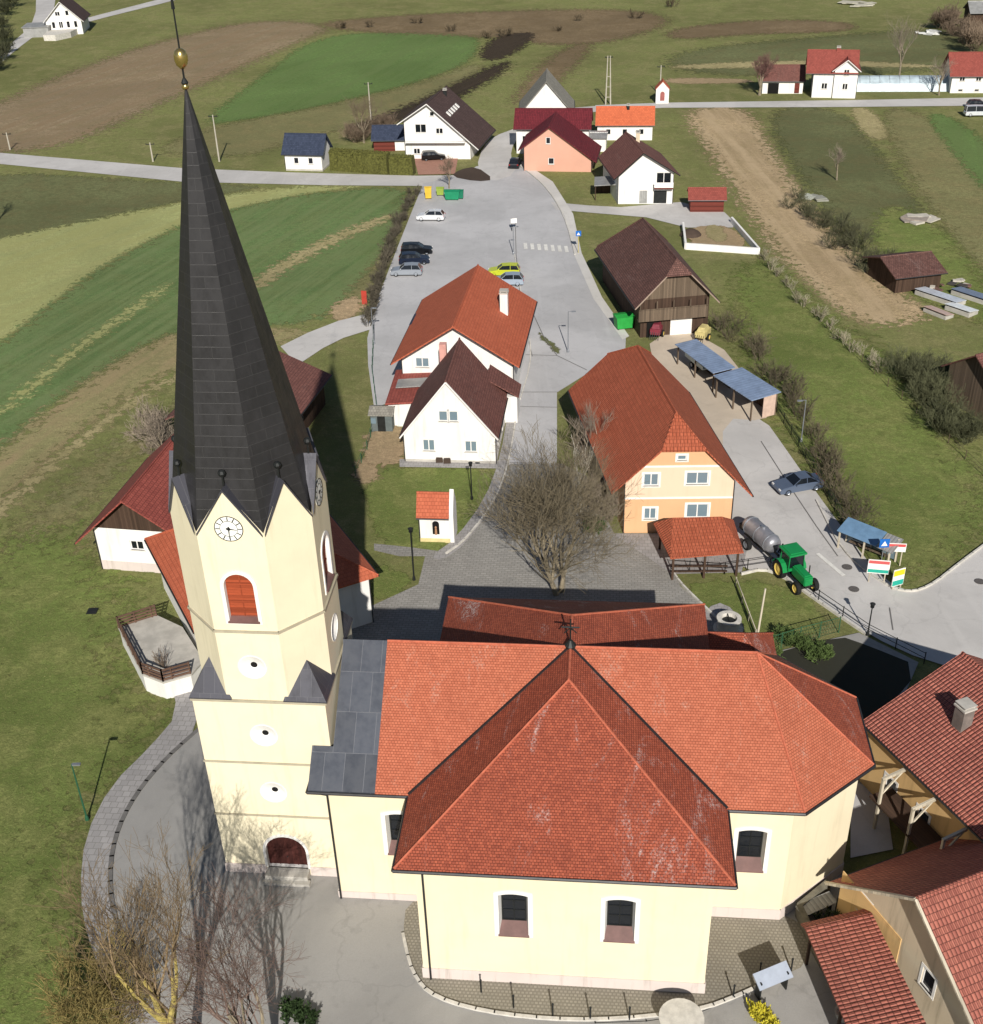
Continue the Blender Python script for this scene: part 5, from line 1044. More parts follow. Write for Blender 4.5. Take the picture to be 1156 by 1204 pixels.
fence([(865, 690), (888, 752)], 'pale wooden fence rail on the lawn by the well', .9, 2.4, (.85,), .05, M['beam'], pr=.06)
fence([(893, 305), (985, 400), (1060, 470), (1156, 560)], 'old wire fence crossing the right meadow', 1.0, 3.5, (.9, .5), .015, M['wood'])
fence([(700, 1204), (760, 1202), (820, 1193), (846, 1182)], 'low dark edging fence beside the pebble bed', .12, 3, (.08,), .03)
# retaining wall + kitchen garden
a, b, c, d = G(803, 268), G(806, 293), G(892, 299), G(860, 262)
k = MB(); 
for p, q in ((a, b), (b, c), (c, d)):
    t_ = q-p; k.box(((p.x+q.x)/2, (p.y+q.y)/2, .45), (t_.length, .3, .9+.002*len(k.f)), math.atan2(t_.y, t_.x))
tag(k.build('garden_wall', M['trim']), 'low white retaining wall round the kitchen garden', 'wall')
patch('garden_bed', [(806, 268), (858, 264), (886, 294), (810, 290)], bare, z=.14, soft=.3); patch('garden_bed', [(826, 266), (848, 265), (858, 284), (836, 286)], straw, z=.145, soft=.4)
k = MB(); k.lathe([(1.6, 0), (1.3, .4), (.6, .8), (0, .95)], (0, 0, 0), 12); o = k.build('compost_heap', darkp); g = G(812, 277); o.location = (g.x, g.y, .12); tag(o, 'dark compost heap in the kitchen garden', 'heap')
# churchyard corner wall right of the apse
P_ = [G(972, 1050), G(938, 1078), G(962, 1130), G(990, 1180)]; k = MB()
for i, (p, q) in enumerate(zip(P_, P_[1:])): t_ = q-p; k.box(((p.x+q.x)/2, (p.y+q.y)/2, .5), (t_.length+.1, .32, 1.1+i*.01), math.atan2(t_.y, t_.x))
tag(k.build('low_wall', plain('mossy_stone', (108, 104, 92), .95, .3, 2, bump=.4)), 'low mossy stone wall right of the apse', 'wall')
# presbytery terrace
tpx = [(140, 738), (184, 724), (214, 738), (238, 776), (224, 792), (192, 801), (168, 792)]; tz = 1.7
P_ = [G(a, b, tz) for a, b in tpx]; k = MB(); k.prism([(p.x, p.y) for p in P_], 0, tz-.15)
e = empty('terrace', (0, 0, 0), 0, 'raised terrace of the presbytery with white walls and a brown timber railing', 'terrace'); k.build('terrace_wall', M['white'], e)
k = MB(); cx_ = sum((p for p in P_), Vector())/len(P_); k.prism([(cx_.x+(p.x-cx_.x)*1.03, cx_.y+(p.y-cx_.y)*1.03) for p in P_], tz-.15, tz); k.build('terrace_floor', M['concrete'], e)
for seg in ([P_[0], P_[1]], [P_[6], P_[0]], [P_[5], P_[6]], [P_[4], P_[5]]):
    k = MB(); a, b = seg; L = (b-a).length
    for z in (.12, .4, .68, .96): k.box(((a.x+b.x)/2, (a.y+b.y)/2, tz+z), (L, .05, .16), math.atan2((b-a).y, (b-a).x))
    for i in range(int(L/1.3)+2): q = a.lerp(b, min(1, i*1.3/L)); k.box((q.x, q.y, tz+.52), (.11, .11, 1.1))
    k.build('railing', M['woodrail'], e)

# ================================================================== VEHICLES
def wheel(parent, x, y, r, wd, rim, tyre=None):
    k = MB(); k.lathe([(r*.62, -wd/2), (r*.94, -wd/2), (r, -wd*.3), (r, wd*.3), (r*.94, wd/2), (r*.62, wd/2)], (0, 0, 0), 18, axis='y', cap=False); w_ = k.build('wheel', M['rubber'], parent); w_.location = (x, y, r)
    k = MB(); k.lathe([(0, -wd*.42), (r*.2, -wd*.44), (r*.5, -wd*.3), (r*.64, -wd*.46), (r*.64, wd*.46), (r*.5, wd*.3), (r*.2, wd*.44), (0, wd*.42)], (0, 0, 0), 14, axis='y'); k.build('rim', rim, w_)
def car(label, g, ang, col, L=4.3, Wd=1.76, H=1.5, group=None, kind='hatch', name='parked_car', cat='car', z=GZ):
    e = empty(name, (g.x, g.y, z), R(ang), label, cat, group); m = plain('car_paint', col, .28, .03, 1, .25, spec=.6); hl = L/2
    rear = .98 if kind in ('hatch', 'suv', 'van') else .78
    prof = [(-hl, .35), (-hl+.04, .72), (-hl+.12, .92 if kind != 'sedan' else .88), (-hl*.42 if kind == 'sedan' else -hl*.6, .96), (hl*.3, .96), (hl*.82, .8), (hl-.04, .66), (hl, .42), (hl-.1, .26), (-hl+.1, .26)]
    k = MB(); n = len(prof); vs = []
    for y, s in ((-Wd/2, .985), (-Wd/2+.09, 1), (Wd/2-.09, 1), (Wd/2, .985)):
        for x, zz in prof: vs.append((x*(s if abs(y) < Wd/2 else .985), y, zz if abs(y) < Wd/2 else .28+(zz-.28)*.9))
    f = [(j*n+i, j*n+(i+1) % n, (j+1)*n+(i+1) % n, (j+1)*n+i) for j in range(3) for i in range(n)]+[tuple(range(n)), tuple(range(3*n, 4*n))]
    k.add(vs, f); 
    x0, x1, x2, x3 = {'hatch': (-hl+.12, -hl+.5, hl*.12, hl*.42), 'suv': (-hl+.1, -hl+.38, hl*.12, hl*.42), 'van': (-hl+.08, -hl+.2, hl*.5, hl*.72), 'sedan': (-hl*.72, -hl*.4, hl*.08, hl*.4)}[kind]
    zr = H
    roof = [(x1, -Wd*.37, zr-.02), (x2, -Wd*.37, zr-.01), (x2, Wd*.37, zr-.01), (x1, Wd*.37, zr-.02)]; mid = (x1+x2)/2
    k.add([(x1, -Wd*.37, zr-.05), (mid, -Wd*.38, zr), (x2, -Wd*.36, zr-.06), (x2, Wd*.36, zr-.06), (mid, Wd*.38, zr), (x1, Wd*.37, zr-.05), (mid, 0, zr+.02)], [(0, 1, 6), (1, 2, 6), (2, 3, 6), (3, 4, 6), (4, 5, 6), (5, 0, 6)])
    for sx, sz in (((x0, .93), (x1, zr-.05)), ((x3, .95), (x2, zr-.06)), ((mid-.1, .95), (mid-.1, zr-.01))):
        for s in (-1, 1): k.bar((sx[0], s*Wd*.455, sx[1]), (sz[0], s*Wd*.375, sz[1]), .035, n=4)
    body = k.build('body', m, e, smooth=False)
    for nm, vs in (('windscreen', [(x3, -Wd*.44, .95), (x3, Wd*.44, .95), (x2, Wd*.36, zr-.07), (x2, -Wd*.36, zr-.07)]), ('rear_window', [(x0, -Wd*.44, .93), (x0, Wd*.44, .93), (x1, Wd*.365, zr-.06), (x1, -Wd*.365, zr-.06)]),
                   ('side_window', [(x0, -Wd*.445, .94), (x3, -Wd*.445, .95), (x2, -Wd*.365, zr-.07), (x1, -Wd*.37, zr-.06)]), ('side_window', [(x0, Wd*.445, .94), (x3, Wd*.445, .95), (x2, Wd*.365, zr-.07), (x1, Wd*.37, zr-.06)])):
        k = MB(); k.add(vs, [(0, 1, 2, 3)]); k.build(nm, M['glass'], e)
    for s in (-1, 1):
        k = MB(); k.box((hl-.12, s*Wd*.36, .62), (.2, .34, .14)); k.build('headlight', M['trim'], e); k = MB(); k.box((-hl+.07, s*Wd*.4, .75), (.1, .2, .2)); k.build('tail_light', plain('tail_red', (150, 20, 20), .3), e)
        k = MB(); k.box((x3-.25, s*(Wd/2+.08), 1.0), (.12, .18, .12)); k.build('mirror', m, e)
        for x in (-hl*.62, hl*.63): wheel(e, x, s*(Wd/2-.1), .32, .2, M['steel'])
    return e
def mid(a, b, c, d): p, q = G(a, b), G(c, d); return (p+q)/2
pk = 'cars in the parking lot'
car('white hatchback standing alone near the top of the parking lot', mid(492, 258, 522, 260), 172, (225, 226, 228), group=pk)
car('black estate car, uppermost of the three cars in a row', mid(474, 297, 507, 300), 0, (24, 26, 30), 4.5, kind='suv', group=pk)
car('dark blue car, middle one of the three cars in a row', mid(470, 309, 505, 311), 2, (34, 42, 60), kind='hatch', group=pk)
car('silver grey car, lowest of the three cars in a row', mid(460, 323, 497, 324), 176, (150, 156, 164), kind='hatch', group=pk)
car('bright yellow and white car half hidden by the inn roof', mid(580, 323, 606, 325), 176, (206, 214, 60), kind='suv', group=pk)
car('pale blue grey car half hidden by the inn roof, below the yellow one', mid(586, 334, 608, 336), 176, (160, 172, 186), group=pk)
car('blue grey car with a round dark bonnet standing on the village road', mid(918, 578, 957, 574), 195, (92, 104, 124), 4.5, 1.8, 1.45, kind='sedan')
car('black off road car on the brick drive', mid(500, 188, 520, 188), 4, (18, 18, 20), 4.3, kind='suv')
car('dark car standing left of the pink house', G(606, 196), 80, (26, 28, 34), kind='hatch')
car('white van at the far right roadside', mid(1136, 136, 1162, 137), -4, (216, 220, 224), 5.0, 1.9, 1.9, kind='van', name='van', cat='van')
car('dark car parked behind the white van at the far right', G(1150, 127), -4, (30, 32, 38), kind='hatch')
# tractor with slurry tanker
tp, tq = G(897, 640), G(945, 690); ta = math.atan2((tq-tp).y, (tq-tp).x); tcx = G(932, 683)
green_p = plain('green_paint', (24, 132, 70), .35, .06, 2, spec=.5); yel = plain('yellow_rim', (226, 196, 104), .5, .1)
e = empty('tractor', (tcx.x, tcx.y, GZ), ta, 'green tractor with yellow wheel rims on the village road', 'tractor')
k = MB(); k.box((1.25, 0, 1.25), (1.9, .78, .75)); k.box((1.2, 0, 1.66), (1.7, .6, .12)); k.box((2.22, 0, 1.2), (.12, .7, .65)); k.build('bonnet', green_p, e, bevel=.05)
k = MB(); k.box((.6, 0, .8), (3.2, .5, .4)); k.box((1.9, 0, .6), (.3, 1.5, .2)); k.box((-.5, 0, .85), (.5, 1.5, .3)); k.build('chassis', M['dark'], e)
k = MB(); k.box((-.45, 0, 2.62), (1.75, 1.6, .16)); k.box((-.45, 0, 2.72), (1.4, 1.25, .1)); k.build('cab_roof', green_p, e, bevel=.04)
k = MB()
for x in (-1.1, .25):
    for y in (-.68, .68): k.bar((x, y*1.02, 1.2), (x*.95, y*.95, 2.6), .045, n=4)
k.box((-.45, 0, 1.25), (1.5, 1.4, .25)); cf = k.build('cab_frame', green_p, e)
k = MB(); k.box((-.43, 0, 1.97), (1.28, 1.3, 1.2)); k.build('cab_window', M['glass'], cf)
k = MB(); k.box((-.5, 0, 1.75), (.5, .5, .8)); k.build('seat', M['dark'], e)
for s in (-1, 1):
    wheel(e, -.75, s*.85, .82, .45, yel); wheel(e, 1.85, s*.8, .55, .35, yel)
    k = MB()
    for i in range(6):
        a0, a1 = R(10+i*26), R(10+(i+1)*26); k.add([(-.75+.9*math.cos(a0), s*.65, .82+.9*math.sin(a0)), (-.75+.9*math.cos(a1), s*.65, .82+.9*math.sin(a1)), (-.75+.9*math.cos(a1), s*1.08, .82+.9*math.sin(a1)), (-.75+.9*math.cos(a0), s*1.08, .82+.9*math.sin(a0))], [(0, 1, 2, 3)])
    k.build('fender', green_p, e)
k = MB(); k.bar((1.7, .3, 1.6), (1.7, .3, 2.4), .05); k.build('exhaust', M['dark'], e)
tc_ = G(893, 648); e = empty('slurry_tanker', (tc_.x, tc_.y, GZ), ta+.06, 'galvanised slurry tanker trailer behind the green tractor', 'tanker')
k = MB(); k.lathe([(0, -2.2), (.5, -2.12), (.72, -1.9), (.78, -1.6), (.8, 0), (.78, 1.6), (.72, 1.9), (.5, 2.12), (0, 2.2)], (0, 0, 1.6), 20, axis='x'); tk = k.build('tank', plain('galvanised_tank', (150, 150, 156), .4, .2, 1.2, .5), e, smooth=True)
k = MB()
for x in (-1.5, 0, 1.5): k.lathe([(.815, -.04), (.84, 0), (.815, .04)], (x, 0, 1.6), 20, axis='x')
k.lathe([(.22, 0), (.22, .14), (0, .16)], (.2, 0, 2.38), 12); k.build('band', M['steel'], tk)
k = MB(); k.box((.2, .35, .72), (4.2, .12, .18)); k.box((.2, -.35, .72), (4.2, .12, .18)); k.bar((2.2, .3, .7), (3.1, 0, .6), .06); k.bar((2.2, -.3, .7), (3.1, 0, .6), .06); k.box((-2.5, 0, 1.0), (.5, .8, .5)); k.build('frame', M['dark'], e)
k = MB(); k.bar((2.2, .3, 1.0), (2.4, .55, 1.9), .06); k.bar((2.4, .55, 1.9), (2.6, .2, 1.2), .06); k.build('hose', M['rubber'], e)
for s in (-1, 1): wheel(e, -.5, s*.95, .52, .36, M['steel'])
# farm machines in the yard
ma = G(824, 434); e = empty('trailer', (ma.x, ma.y, GZ), R(108), 'pale flatbed farm trailer with dark crates on it beside the blue sheds', 'trailer')
k = MB(); k.box((0, 0, .85), (4.2, 1.9, .12)); k.box((0, .92, 1.05), (4.2, .06, .35)); k.box((0, -.92, 1.05), (4.2, .06, .35)); k.build('bed', plain('pale_green_paint', (190, 200, 196), .6), e)
k = MB(); k.box((0, 0, .68), (4.0, .7, .2)); k.bar((2.0, 0, .6), (3.1, 0, .5), .06); k.build('frame', M['dark'], e)
for x in (-.5, .5):
    for s in (-1, 1): wheel(e, x, s*.85, .36, .22, M['steel'])
for i, (x, y, c_) in enumerate(((1.0, .2, (96, 60, 74)), (1.4, -.5, (60, 60, 66)), (.2, .4, (140, 90, 60)))):
    k = MB(); k.box((0, 0, .3), (.8, .6, .6)); k.box((0, 0, .62), (.84, .64, .06)); o = k.build('crate', plain('crate_paint', c_, .8)); q = Matrix.Rotation(R(108), 3, 'Z') @ Vector((x, y, 0)); o.location = (ma.x+q.x, ma.y+q.y, GZ+.92); o.rotation_euler.z = R(108)
    tag(o, ('purple grey crate at the front of the flatbed trailer', 'dark grey crate at the edge of the flatbed trailer', 'orange brown crate in the middle of the flatbed trailer')[i], 'crate')
for nm, lb, px, ang, c_ in (('farm_machine', 'dark red hay machine standing before the barn door', (772, 396), 70, (120, 48, 60)), ('farm_machine', 'cream and green seed drill right of the barn door', (826, 400), 60, (190, 176, 120))):
    g = G(*px); e = empty(nm, (g.x, g.y, GZ), R(ang), lb, 'farm machine'); mm = plain('machine_paint', c_, .5, .2)
    k = MB(); k.box((0, 0, .9), (2.2, 1.2, .7)); k.add([(-.9, -.5, 1.25), (.9, -.5, 1.25), (.9, .5, 1.25), (-.9, .5, 1.25), (-.6, -.35, 1.7), (.6, -.35, 1.7), (.6, .35, 1.7), (-.6, .35, 1.7)], [(4, 5, 6, 7), (0, 1, 5, 4), (1, 2, 6, 5), (2, 3, 7, 6), (3, 0, 4, 7)]); k.build('hopper', mm, e, bevel=.04)
    k = MB(); k.bar((1.1, .3, .6), (2.2, 0, .5), .05); k.bar((1.1, -.3, .6), (2.2, 0, .5), .05); [k.bar((-1.1, y, .9), (-1.5, y, .1), .03) for y in (-.5, -.25, 0, .25, .5)]; k.build('drawbar', M['dark'], e)
    for s in (-1, 1): wheel(e, 0, s*.75, .42, .2, yel)
def waste(px, label, col, s=(1.2, .9, 1.2), ang=0, name='waste_container'):
    g = G(*px); e = empty(name, (g.x, g.y, GZ), R(ang), label, 'container'); m = plain('container_paint', col, .5, .1)
    k = MB(); x, y, z = s; k.add([(a*x*.42, b*y*.42, .12) for a, b in ((-1, -1), (1, -1), (1, 1), (-1, 1))]+[(a*x*.5, b*y*.5, z) for a, b in ((-1, -1), (1, -1), (1, 1), (-1, 1))], [(0, 1, 2, 3), (4, 5, 6, 7), (0, 1, 5, 4), (1, 2, 6, 5), (2, 3, 7, 6), (3, 0, 4, 7)]); k.build('bin', m, e)
    k = MB(); k.add([(-x*.53, -y*.53, z), (x*.53, -y*.53, z), (x*.53, y*.53, z), (-x*.53, y*.53, z), (-x*.53, 0, z+.14), (x*.53, 0, z+.14)], [(0, 1, 2, 3), (0, 1, 5, 4), (3, 2, 5, 4), (0, 3, 4), (1, 2, 5)]); k.build('lid', m, e)
    for a in (-1, 1):
        for b in (-1, 1): k = MB(); k.lathe([(0, -.03), (.09, -.03), (.09, .03), (0, .03)], (a*x*.36, b*y*.36, .09), 8, axis='y'); k.build('wheel', M['rubber'], e)
waste((733, 386), 'bright green container beside the barn corner', (44, 150, 66), (2.2, 1.6, 1.6), 12)
waste((504, 234), 'yellow waste bin at the top corner of the parking lot', (206, 172, 60), (1.1, .9, 1.8))
waste((532, 235), 'large green waste container on the traffic island', (32, 130, 92), (2.4, 1.4, 1.4), -5)
waste((541, 234), 'smaller dark green waste bin right of the large container', (28, 110, 84), (1.2, 1.0, 1.3), -5)
waste((518, 230), 'lime green waste bin between the yellow bin and the green container', (140, 160, 70), (1.2, 1.0, 1.2), -5)

# ================================================================== SMALL THINGS
def lamp(px, h, label, arm=0, name='street_lamp', mat=None, head='globe', group=None):
    g = G(*px); e = empty(name, (g.x, g.y, .1), 0, label, 'lamp', group); m = mat or M['dark']
    k = MB(); k.bar((0, 0, 0), (0, 0, h), .065, .045, 8); k.lathe([(.14, 0), (.12, .25), (.07, .4)], (0, 0, 0), 10); k.build('pole', m, e)
    if head == 'globe': k = MB(); k.bar((0, 0, h), (0, 0, h+.08), .14, .16, 8); k.bar((0, 0, h+.08), (0, 0, h+.34), .12, .2, 8); k.bar((0, 0, h+.34), (0, 0, h+.44), .22, .06, 8); k.build('lantern', M['dark'], e)
    else: k = MB(); k.box((arm/2, 0, h), (abs(arm), .05, .05)); k.box((arm, 0, h-.03), (.5, .2, .1)); k.build('lamp_head', M['steel'], e)
    return e
lamp((487, 683), 4.7, 'black lantern post at the grass corner left of the plaza'); lamp((555, 588), 3.5, 'black lantern post on the lawn right of the wayside chapel')
lamp((103, 965), 4.8, 'green floodlight pole on the meadow left of the curved path', .3, head='flat', mat=plain('green_pole', (40, 84, 60), .5))
lamp((1020, 748), 2.6, 'short black lantern on the street railing near the road bend')
lamp((668, 415), 5.0, 'thin grey street lamp on the kerb left of the farmhouse', .6, head='flat', mat=M['steel']); lamp((790, 392), 5.0, 'thin lamp pole on the farm yard side of the barn', .5, head='flat', mat=M['steel'])
lamp((942, 520), 4.5, 'grey street lamp beside the dark wire fence', -.6, head='flat', mat=M['steel']); lamp((604, 300), 4.0, 'thin lamp pole between the parking lot and the main street', .5, head='flat', mat=M['steel'])
lamp((440, 405), 4.5, 'thin pole beside the green fence at the parking lot entrance', .4, head='flat', mat=M['steel'])
def upole(px, h, label, double=False):
    g = G(*px); e = empty('utility_pole', (g.x, g.y, 0), 0, label, 'utility pole'); pm = plain('pole_concrete', (170, 164, 150), .9)
    k = MB()
    for s in ((-.5, .5) if double else (0,)): k.bar((s, 0, 0), (s*.5, 0, h), .16, .1, 8)
    if double: [k.box((0, 0, z), (.9, .1, .1)) for z in (1.5, 3.5, 5.5)]
    k.build('pole', pm, e); k = MB(); k.box((0, 0, h-.3), (1.6, .1, .12)); [k.lathe([(.03, 0), (.06, .1), (.03, .2)], (x, 0, h-.25), 6) for x in (-.7, 0, .7)]; k.build('crossarm', M['dark'], e)
upole((715, 123), 9.5, 'twin legged utility pole beside the far road', True); upole((258, 190), 8.2, 'pale utility pole beside the left road right of the spire tip'); upole((180, 190), 3.4, 'short pale pole beside the left road, left of the spire')
upole((437, 150), 8.5, 'pale utility pole behind the white house with the dark brown roof'); upole((12, 176), 3.2, 'short pole beside the left road near the left edge'); upole((776, 112), 6, 'thin pole beside the far roadside chapel')
# well on the lawn
g = G(856, 742); e = empty('well', (g.x, g.y, GZ), 0, 'round white stone well on the paved circle behind the apse', 'well')
k = MB(); k.lathe([(1.15, 0), (1.15, .18), (.85, .2), (.82, 1.0), (.95, 1.02), (.95, 1.16), (.62, 1.16), (.6, .3), (0, .3)], (0, 0, 0), 20); k.build('well_ring', M['stone'], e)
k = MB(); k.bar((0, -.62, 1.1), (0, .62, 1.1), .04); k.lathe([(.5, 0), (0, .02)], (0, 0, .9), 14); k.build('grate', M['dark'], e)
# pole and bollards
g = G(890, 752); k = MB(); k.bar((0, 0, 0), (.25, .1, 4.6), .09, .07, 8); o = k.build('wooden_pole', M['beam']); o.location = (g.x, g.y, .05); tag(o, 'tall pale wooden pole on the lawn beside the well', 'pole')
bpx = [(566, 1168), (604, 1186), (650, 1196), (694, 1200), (740, 1200), (784, 1196), (862, 1174), (893, 1148), (930, 1143)]; bo = None
for i, (a, b) in enumerate(bpx):
    g = G(a, b)
    if bo is None: k = MB(); k.lathe([(.05, 0), (.045, .9), (.065, .92), (.06, 1.0), (0, 1.04)], (0, 0, 0), 8); bo = k.build('bollard', M['dark']); o = bo
    else: o = bo.copy(); link(o)
    o.location = (g.x, g.y, GZ); tag(o, 'thin dark bollard on the rim of the pebble bed, '+ORD[i]+' from the left', 'bollard', 'bollards round the pebble bed')
# benches, notice board, planters, tables in the lower right
def slabbench(px, ang, label, w=2.3, d=.9, z=.85, m=None, name='bench', tilt=.25):
    g = G(*px); e = empty(name, (g.x, g.y, GZ), R(ang), label, name.replace('_', ' '))
    k = MB(); k.box((0, 0, z), (w, d, .07), rx=tilt); k.build('seat' if name == 'bench' else 'board', m or M['trim'], e)
    for s in (-1, 1): k = MB(); k.box((s*w*.4, 0, z/2), (.08, d*.5, z)); k.build('leg', M['dark'], e)
slabbench((958, 1076), 24, 'long weathered grey bench against the apse wall', 2.4, .8, .8, M['greysheet'], tilt=.12)
slabbench((906, 1168), 22, 'tilted pale blue grey information board on the yard below the pebble bed', 2.1, .9, 1.35, plain('pale_board', (160, 168, 182), .5, .08), 'information_board', .55)
g = G(800, 1214); e = empty('round_table', (g.x, g.y, GZ), 0, 'round pale stone table at the bottom edge of the yard', 'table'); k = MB(); k.lathe([(0, 1.0), (1.15, 1.0), (1.18, 1.1), (0, 1.12)], (0, 0, 0), 24); k.build('tabletop', M['stone'], e); k = MB(); k.lathe([(.4, 0), (.2, .1), (.16, .98)], (0, 0, 0), 12); k.build('leg', M['stone'], e)
k = MB(); k.lathe([(.32, 0), (.42, .45), (.46, .5), (.36, .5), (.34, .42), (0, .42)], (0, 0, 0), 14); o = k.build('planter', M['concrete']); g = G(990, 1198); o.location = (g.x, g.y, GZ); tag(o, 'round concrete planter beside the red tiled canopy', 'planter')
k = MB(); k.box((0, 0, .02), (.8, .8, .04)); o = k.build('manhole_cover', M['dark']); g = G(109, 720); o.location = (g.x, g.y, 0.12); tag(o, 'square dark manhole cover in the grass left of the terrace', 'manhole cover')
for px, lb in (((996, 668), 'dark manhole cover beside the white road marking'), ((1004, 694), 'larger dark manhole cover near the road bend'), ((1152, 685), 'manhole cover at the right edge of the road')):
    k = MB(); k.lathe([(0, .012), (.42, .012), (.42, 0)], (0, 0, 0), 18); o = k.build('manhole_cover', plain('cast_iron', (92, 88, 86), .7, .2, 5)); g = G(*px); o.location = (g.x, g.y, GZ); tag(o, lb, 'manhole cover')
# glass roofed shelter and signs by the road
sa, sb = G(985, 645), G(1040, 668); ang = math.atan2((sb-sa).y, (sb-sa).x); e = empty('shelter', (sa.x, sa.y, .1), ang, 'open bus shelter with a bluish glass roof beside the village road', 'shelter'); L = 4.6
for x in (0, 2.3, 4.6):
    for y, h in ((0, 1.75), (1.3, 2.2)): k = MB(); k.box((x, y, h/2), (.12, .12, h)); k.build('post', M['beam'], e)
k = MB(); k.slabs([[(-.2, -.2, 1.75), (L-1.2, -.2, 1.75), (L-1.2, 1.5, 2.3), (-.2, 1.5, 2.3)]], .06); k.build('roof', plain('blue_glass', (108, 140, 170), .15, .12, 1.5, .1, spec=.7), e)
k = MB(); k.slabs([[(L-1.15, -.2, 1.7), (L+.3, -.2, 1.7), (L+.3, 1.5, 2.25), (L-1.15, 1.5, 2.25)]], .06); k.build('side_roof', M['greysheet'], e)
k = MB(); k.box((2.3, 1.35, 1.1), (4.6, .05, 1.9)); k.build('back_panel', M['glassl'], e); k = MB(); k.box((2.3, 1.0, .45), (3.6, .4, .06)); k.build('bench', M['wood'], e)
def board(px, h, w, bh, cols, label, ang, legs=2):
    g = G(*px); e = empty('sign', (g.x, g.y, .08), R(ang), label, 'sign')
    for x in ((-w*.35, w*.35) if legs == 2 else (0,)): k = MB(); k.box((x, .04, h/2), (.09, .07, h)); k.build('post', M['beam'], e)
    k = MB(); k.box((0, 0, h-bh/2), (w, .05, bh)); b_ = k.build('board', M['trim'], e)
    for i, (z0, z1, c_) in enumerate(cols): k = MB(); k.box((0, -.03, h-bh+bh*(z0+z1)/2), (w*.94, .012, bh*(z1-z0))); k.build('stripe', plain('sign_paint', c_, .5, .03), b_)
board((1030, 686), 2.2, 1.7, 1.3, [(.06, .3, (40, 160, 140)), (.72, .94, (196, 90, 90))], 'direction board with white, red and green bands on two wooden legs', -12)
board((1049, 666), 2.2, 1.7, .8, [(.6, .92, (196, 80, 80))], 'white board with a red band behind the other signs', -8)
board((1054, 693), 1.9, 1.1, 1.6, [(.04, .34, (40, 160, 140)), (.62, .94, (222, 196, 40))], 'narrow board with yellow, white and green bands at the road bend', 20)
g = G(1034, 680); e = empty('sign', (g.x+.2, g.y+.7, .08), 0, 'blue traffic sign with a white triangle above the shelter end', 'sign'); k = MB(); k.bar((0, 0, 0), (0, 0, 2.6), .035); k.build('post', M['steel'], e)
k = MB(); k.box((0, -.05, 2.9), (.8, .04, .8)); b_ = k.build('plate', plain('sign_blue', (30, 100, 180), .5), e); k = MB(); k.add([(-.26, -.08, 2.66), (.26, -.08, 2.66), (0, -.08, 3.12)], [(0, 1, 2)]); k.build('symbol', M['trim'], b_)
g = G(680, 298); e = empty('sign', (g.x, g.y, .08), 0, 'blue and white crossing sign by the street left of the barn', 'sign'); k = MB(); k.bar((0, 0, 0), (0, 0, 2.9), .04); k.build('post', plain('yellow_post', (190, 170, 60), .6), e)
k = MB(); k.box((0, -.05, 2.8), (.75, .04, .75)); b_ = k.build('plate', bpy.data.materials['sign_blue'], e); k = MB(); k.add([(-.24, -.08, 2.58), (.24, -.08, 2.58), (0, -.08, 3.0)], [(0, 1, 2)]); k.build('symbol', M['trim'], b_)
g = G(602, 272); e = empty('sign', (g.x, g.y, .08), R(10), 'small white sign on a dark pole in the parking lot', 'sign'); k = MB(); k.bar((0, 0, 0), (0, 0, 1.9), .05); k.build('post', M['dark'], e); k = MB(); k.box((.3, -.04, 1.5), (.9, .05, .7)); k.build('plate', M['trim'], e)
g = G(429, 358); e = empty('sign', (g.x, g.y, .05), R(-15), 'red upright board beside the bare earth at the field corner', 'sign'); k = MB(); k.box((0, 0, .9), (.7, .1, 1.8)); k.build('board', plain('red_board', (170, 62, 50), .6), e); k = MB(); k.box((0, .1, .5), (.1, .1, 1.0)); k.build('post', M['dark'], e)
# outdoor odds and ends in the fields
def pile(px, label, n, s, cols, seed, name, cat, spread=1.5, zmax=.4):
    rng = random.Random(seed); g = G(*px); e = empty(name, (g.x, g.y, .03), 0, label, cat); z = 0
    for i in range(n):
        k = MB(); k.box((rng.uniform(-spread, spread), rng.uniform(-spread*.8, spread*.8), .1+rng.uniform(0, zmax)), (rng.uniform(.4, 1)*s, rng.uniform(.3, 1)*s, rng.uniform(.08, .25)), rng.uniform(0, 3)); k.build('plank', plain('scrap', cols[i % len(cols)], .9), e)
pile((958, 234), 'stack of pale planks at the top of the thicket', 9, 2.0, [(170, 172, 160), (140, 140, 130)], 1, 'plank_stack', 'stack'); pile((1082, 260), 'flat stack of pale boards in the orchard meadow', 9, 2.6, [(186, 180, 168), (150, 140, 130)], 2, 'board_stack', 'stack', 1.6, .3)
pile((1090, 40), 'heap of white slabs in the far meadow', 10, 2.6, [(226, 226, 222), (200, 200, 196)], 3, 'slab_heap', 'heap', 2.5); pile((1012, 6), 'row of pale logs at the top edge', 9, 5, [(180, 176, 160)], 4, 'log_row', 'stack', 5)
pile((1085, 318), 'scrap beside the field shed', 14, 1.2, [(196, 190, 180), (120, 100, 90), (90, 80, 76)], 5, 'scrap_heap', 'heap', 2.4); pile((1120, 338), 'mixed scrap heap beside the cold frames', 14, 1.2, [(186, 180, 170), (110, 84, 76), (70, 66, 64)], 6, 'scrap_heap', 'heap', 3)
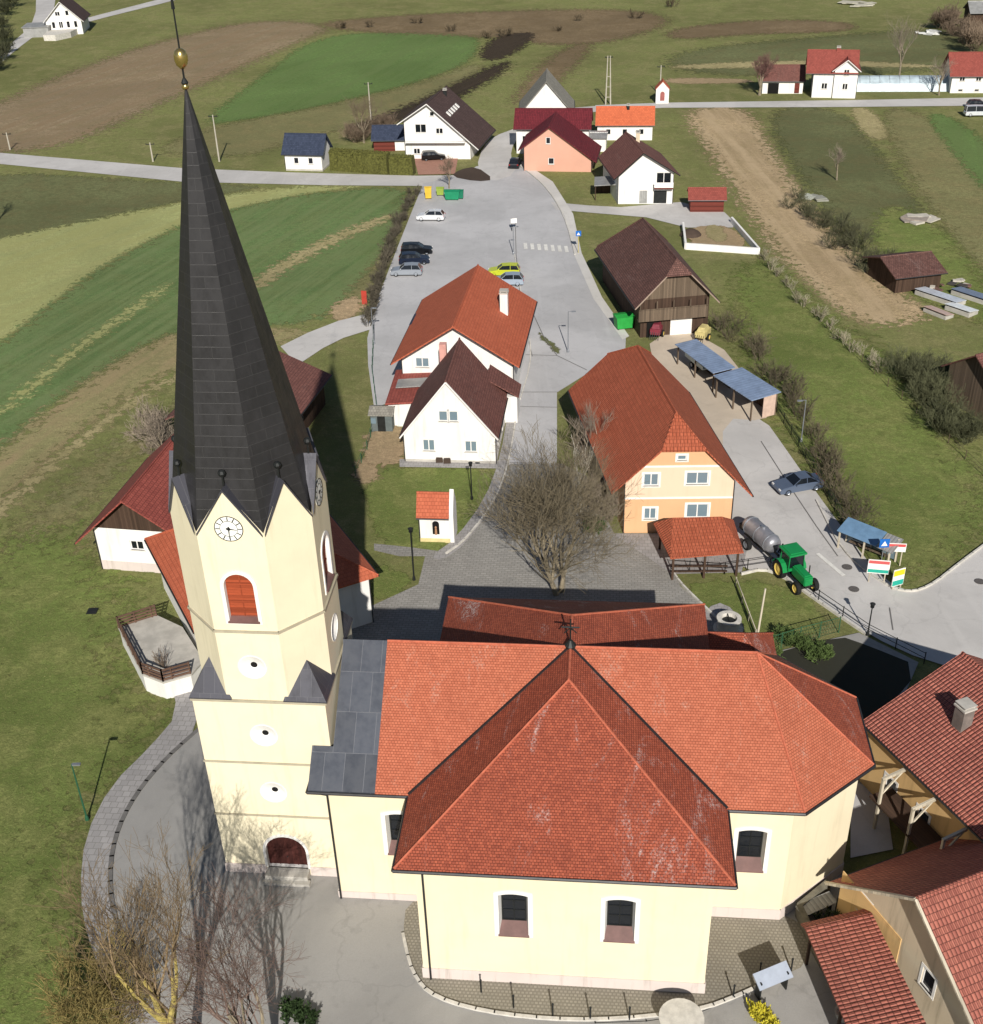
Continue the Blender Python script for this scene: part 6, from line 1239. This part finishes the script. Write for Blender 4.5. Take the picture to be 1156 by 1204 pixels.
def frame_(px, ang, w, d, col, label, h=.5, name='cold_frame'):
    g = G(*px); e = empty(name, (g.x, g.y, .03), R(ang), label, 'cold frame'); k = MB(); k.box((0, 0, h/2), (w, d, h)); k.build('base', M['concrete'], e)
    k = MB(); k.slabs([[(-w/2-.05, -d/2-.05, h+.03), (w/2+.05, -d/2-.05, h+.03), (w/2+.05, d/2+.05, h+.3), (-w/2-.05, d/2+.05, h+.3)]], .05); k.build('lid', plain('frame_lid', col, .3, .15, 2), e)
frame_((1105, 352), 125, 6.0, 2.0, (196, 202, 212), 'long pale cold frame in the junk yard'); frame_((1130, 367), 125, 3.4, 1.8, (226, 230, 232), 'white cold frame below the long pale one'); frame_((1148, 352), 125, 6.0, 2.0, (110, 122, 146), 'blue grey cold frame at the right edge')
frame_((1103, 370), 120, 3.4, 1.4, (196, 168, 156), 'pinkish covered frame at the lower edge of the junk yard', .4)
g = G(1055, 104); e = empty('greenhouse', (g.x, g.y, 0), R(-8), 'long low pale foil greenhouse beyond the far road', 'greenhouse'); k = MB(); pr_ = [(-3 + 6*i/8, 2.6*math.sin(math.pi*i/8)**.6) for i in range(9)]
k.add([(x, y, z) for x in (-10.5, 10.5) for y, z in pr_], [(i, i+1, i+10, i+9) for i in range(8)]+[tuple(range(9)), tuple(range(9, 18))]); k.build('foil_cover', plain('greenhouse_foil', (168, 182, 190), .3, .2, .5), e)
k = MB()
for x in range(-10, 11, 2):
    for (y0, z0), (y1, z1) in zip(pr_, pr_[1:]): k.bar((x, y0, z0+.02), (x, y1, z1+.02), .05, n=4)
k.build('hoop', M['steel'], e)
# birdless small details: planter row and boxes by the white house
for i, (px, lb) in enumerate((((517, 543), 'left flower box under the white house window'), ((526, 544), 'right flower box under the white house window'))):
    g = G(*px); k = MB(); k.box((0, 0, .2), (.7, .3, .4)); k.box((0, 0, .44), (.6, .22, .12)); o = k.build('flower_box', darkp); o.location = (g.x, g.y-.25, GZ); tag(o, lb, 'flower box')
g = G(562, 541); e = empty('umbrella_base', (g.x, g.y-.6, GZ), 0, 'dark round garden stand before the white house', 'garden stand'); k = MB(); k.lathe([(.35, 0), (.3, .1), (.04, .14), (.04, 1.1), (0, 1.1)], (0, 0, 0), 12); k.build('stand', M['dark'], e)
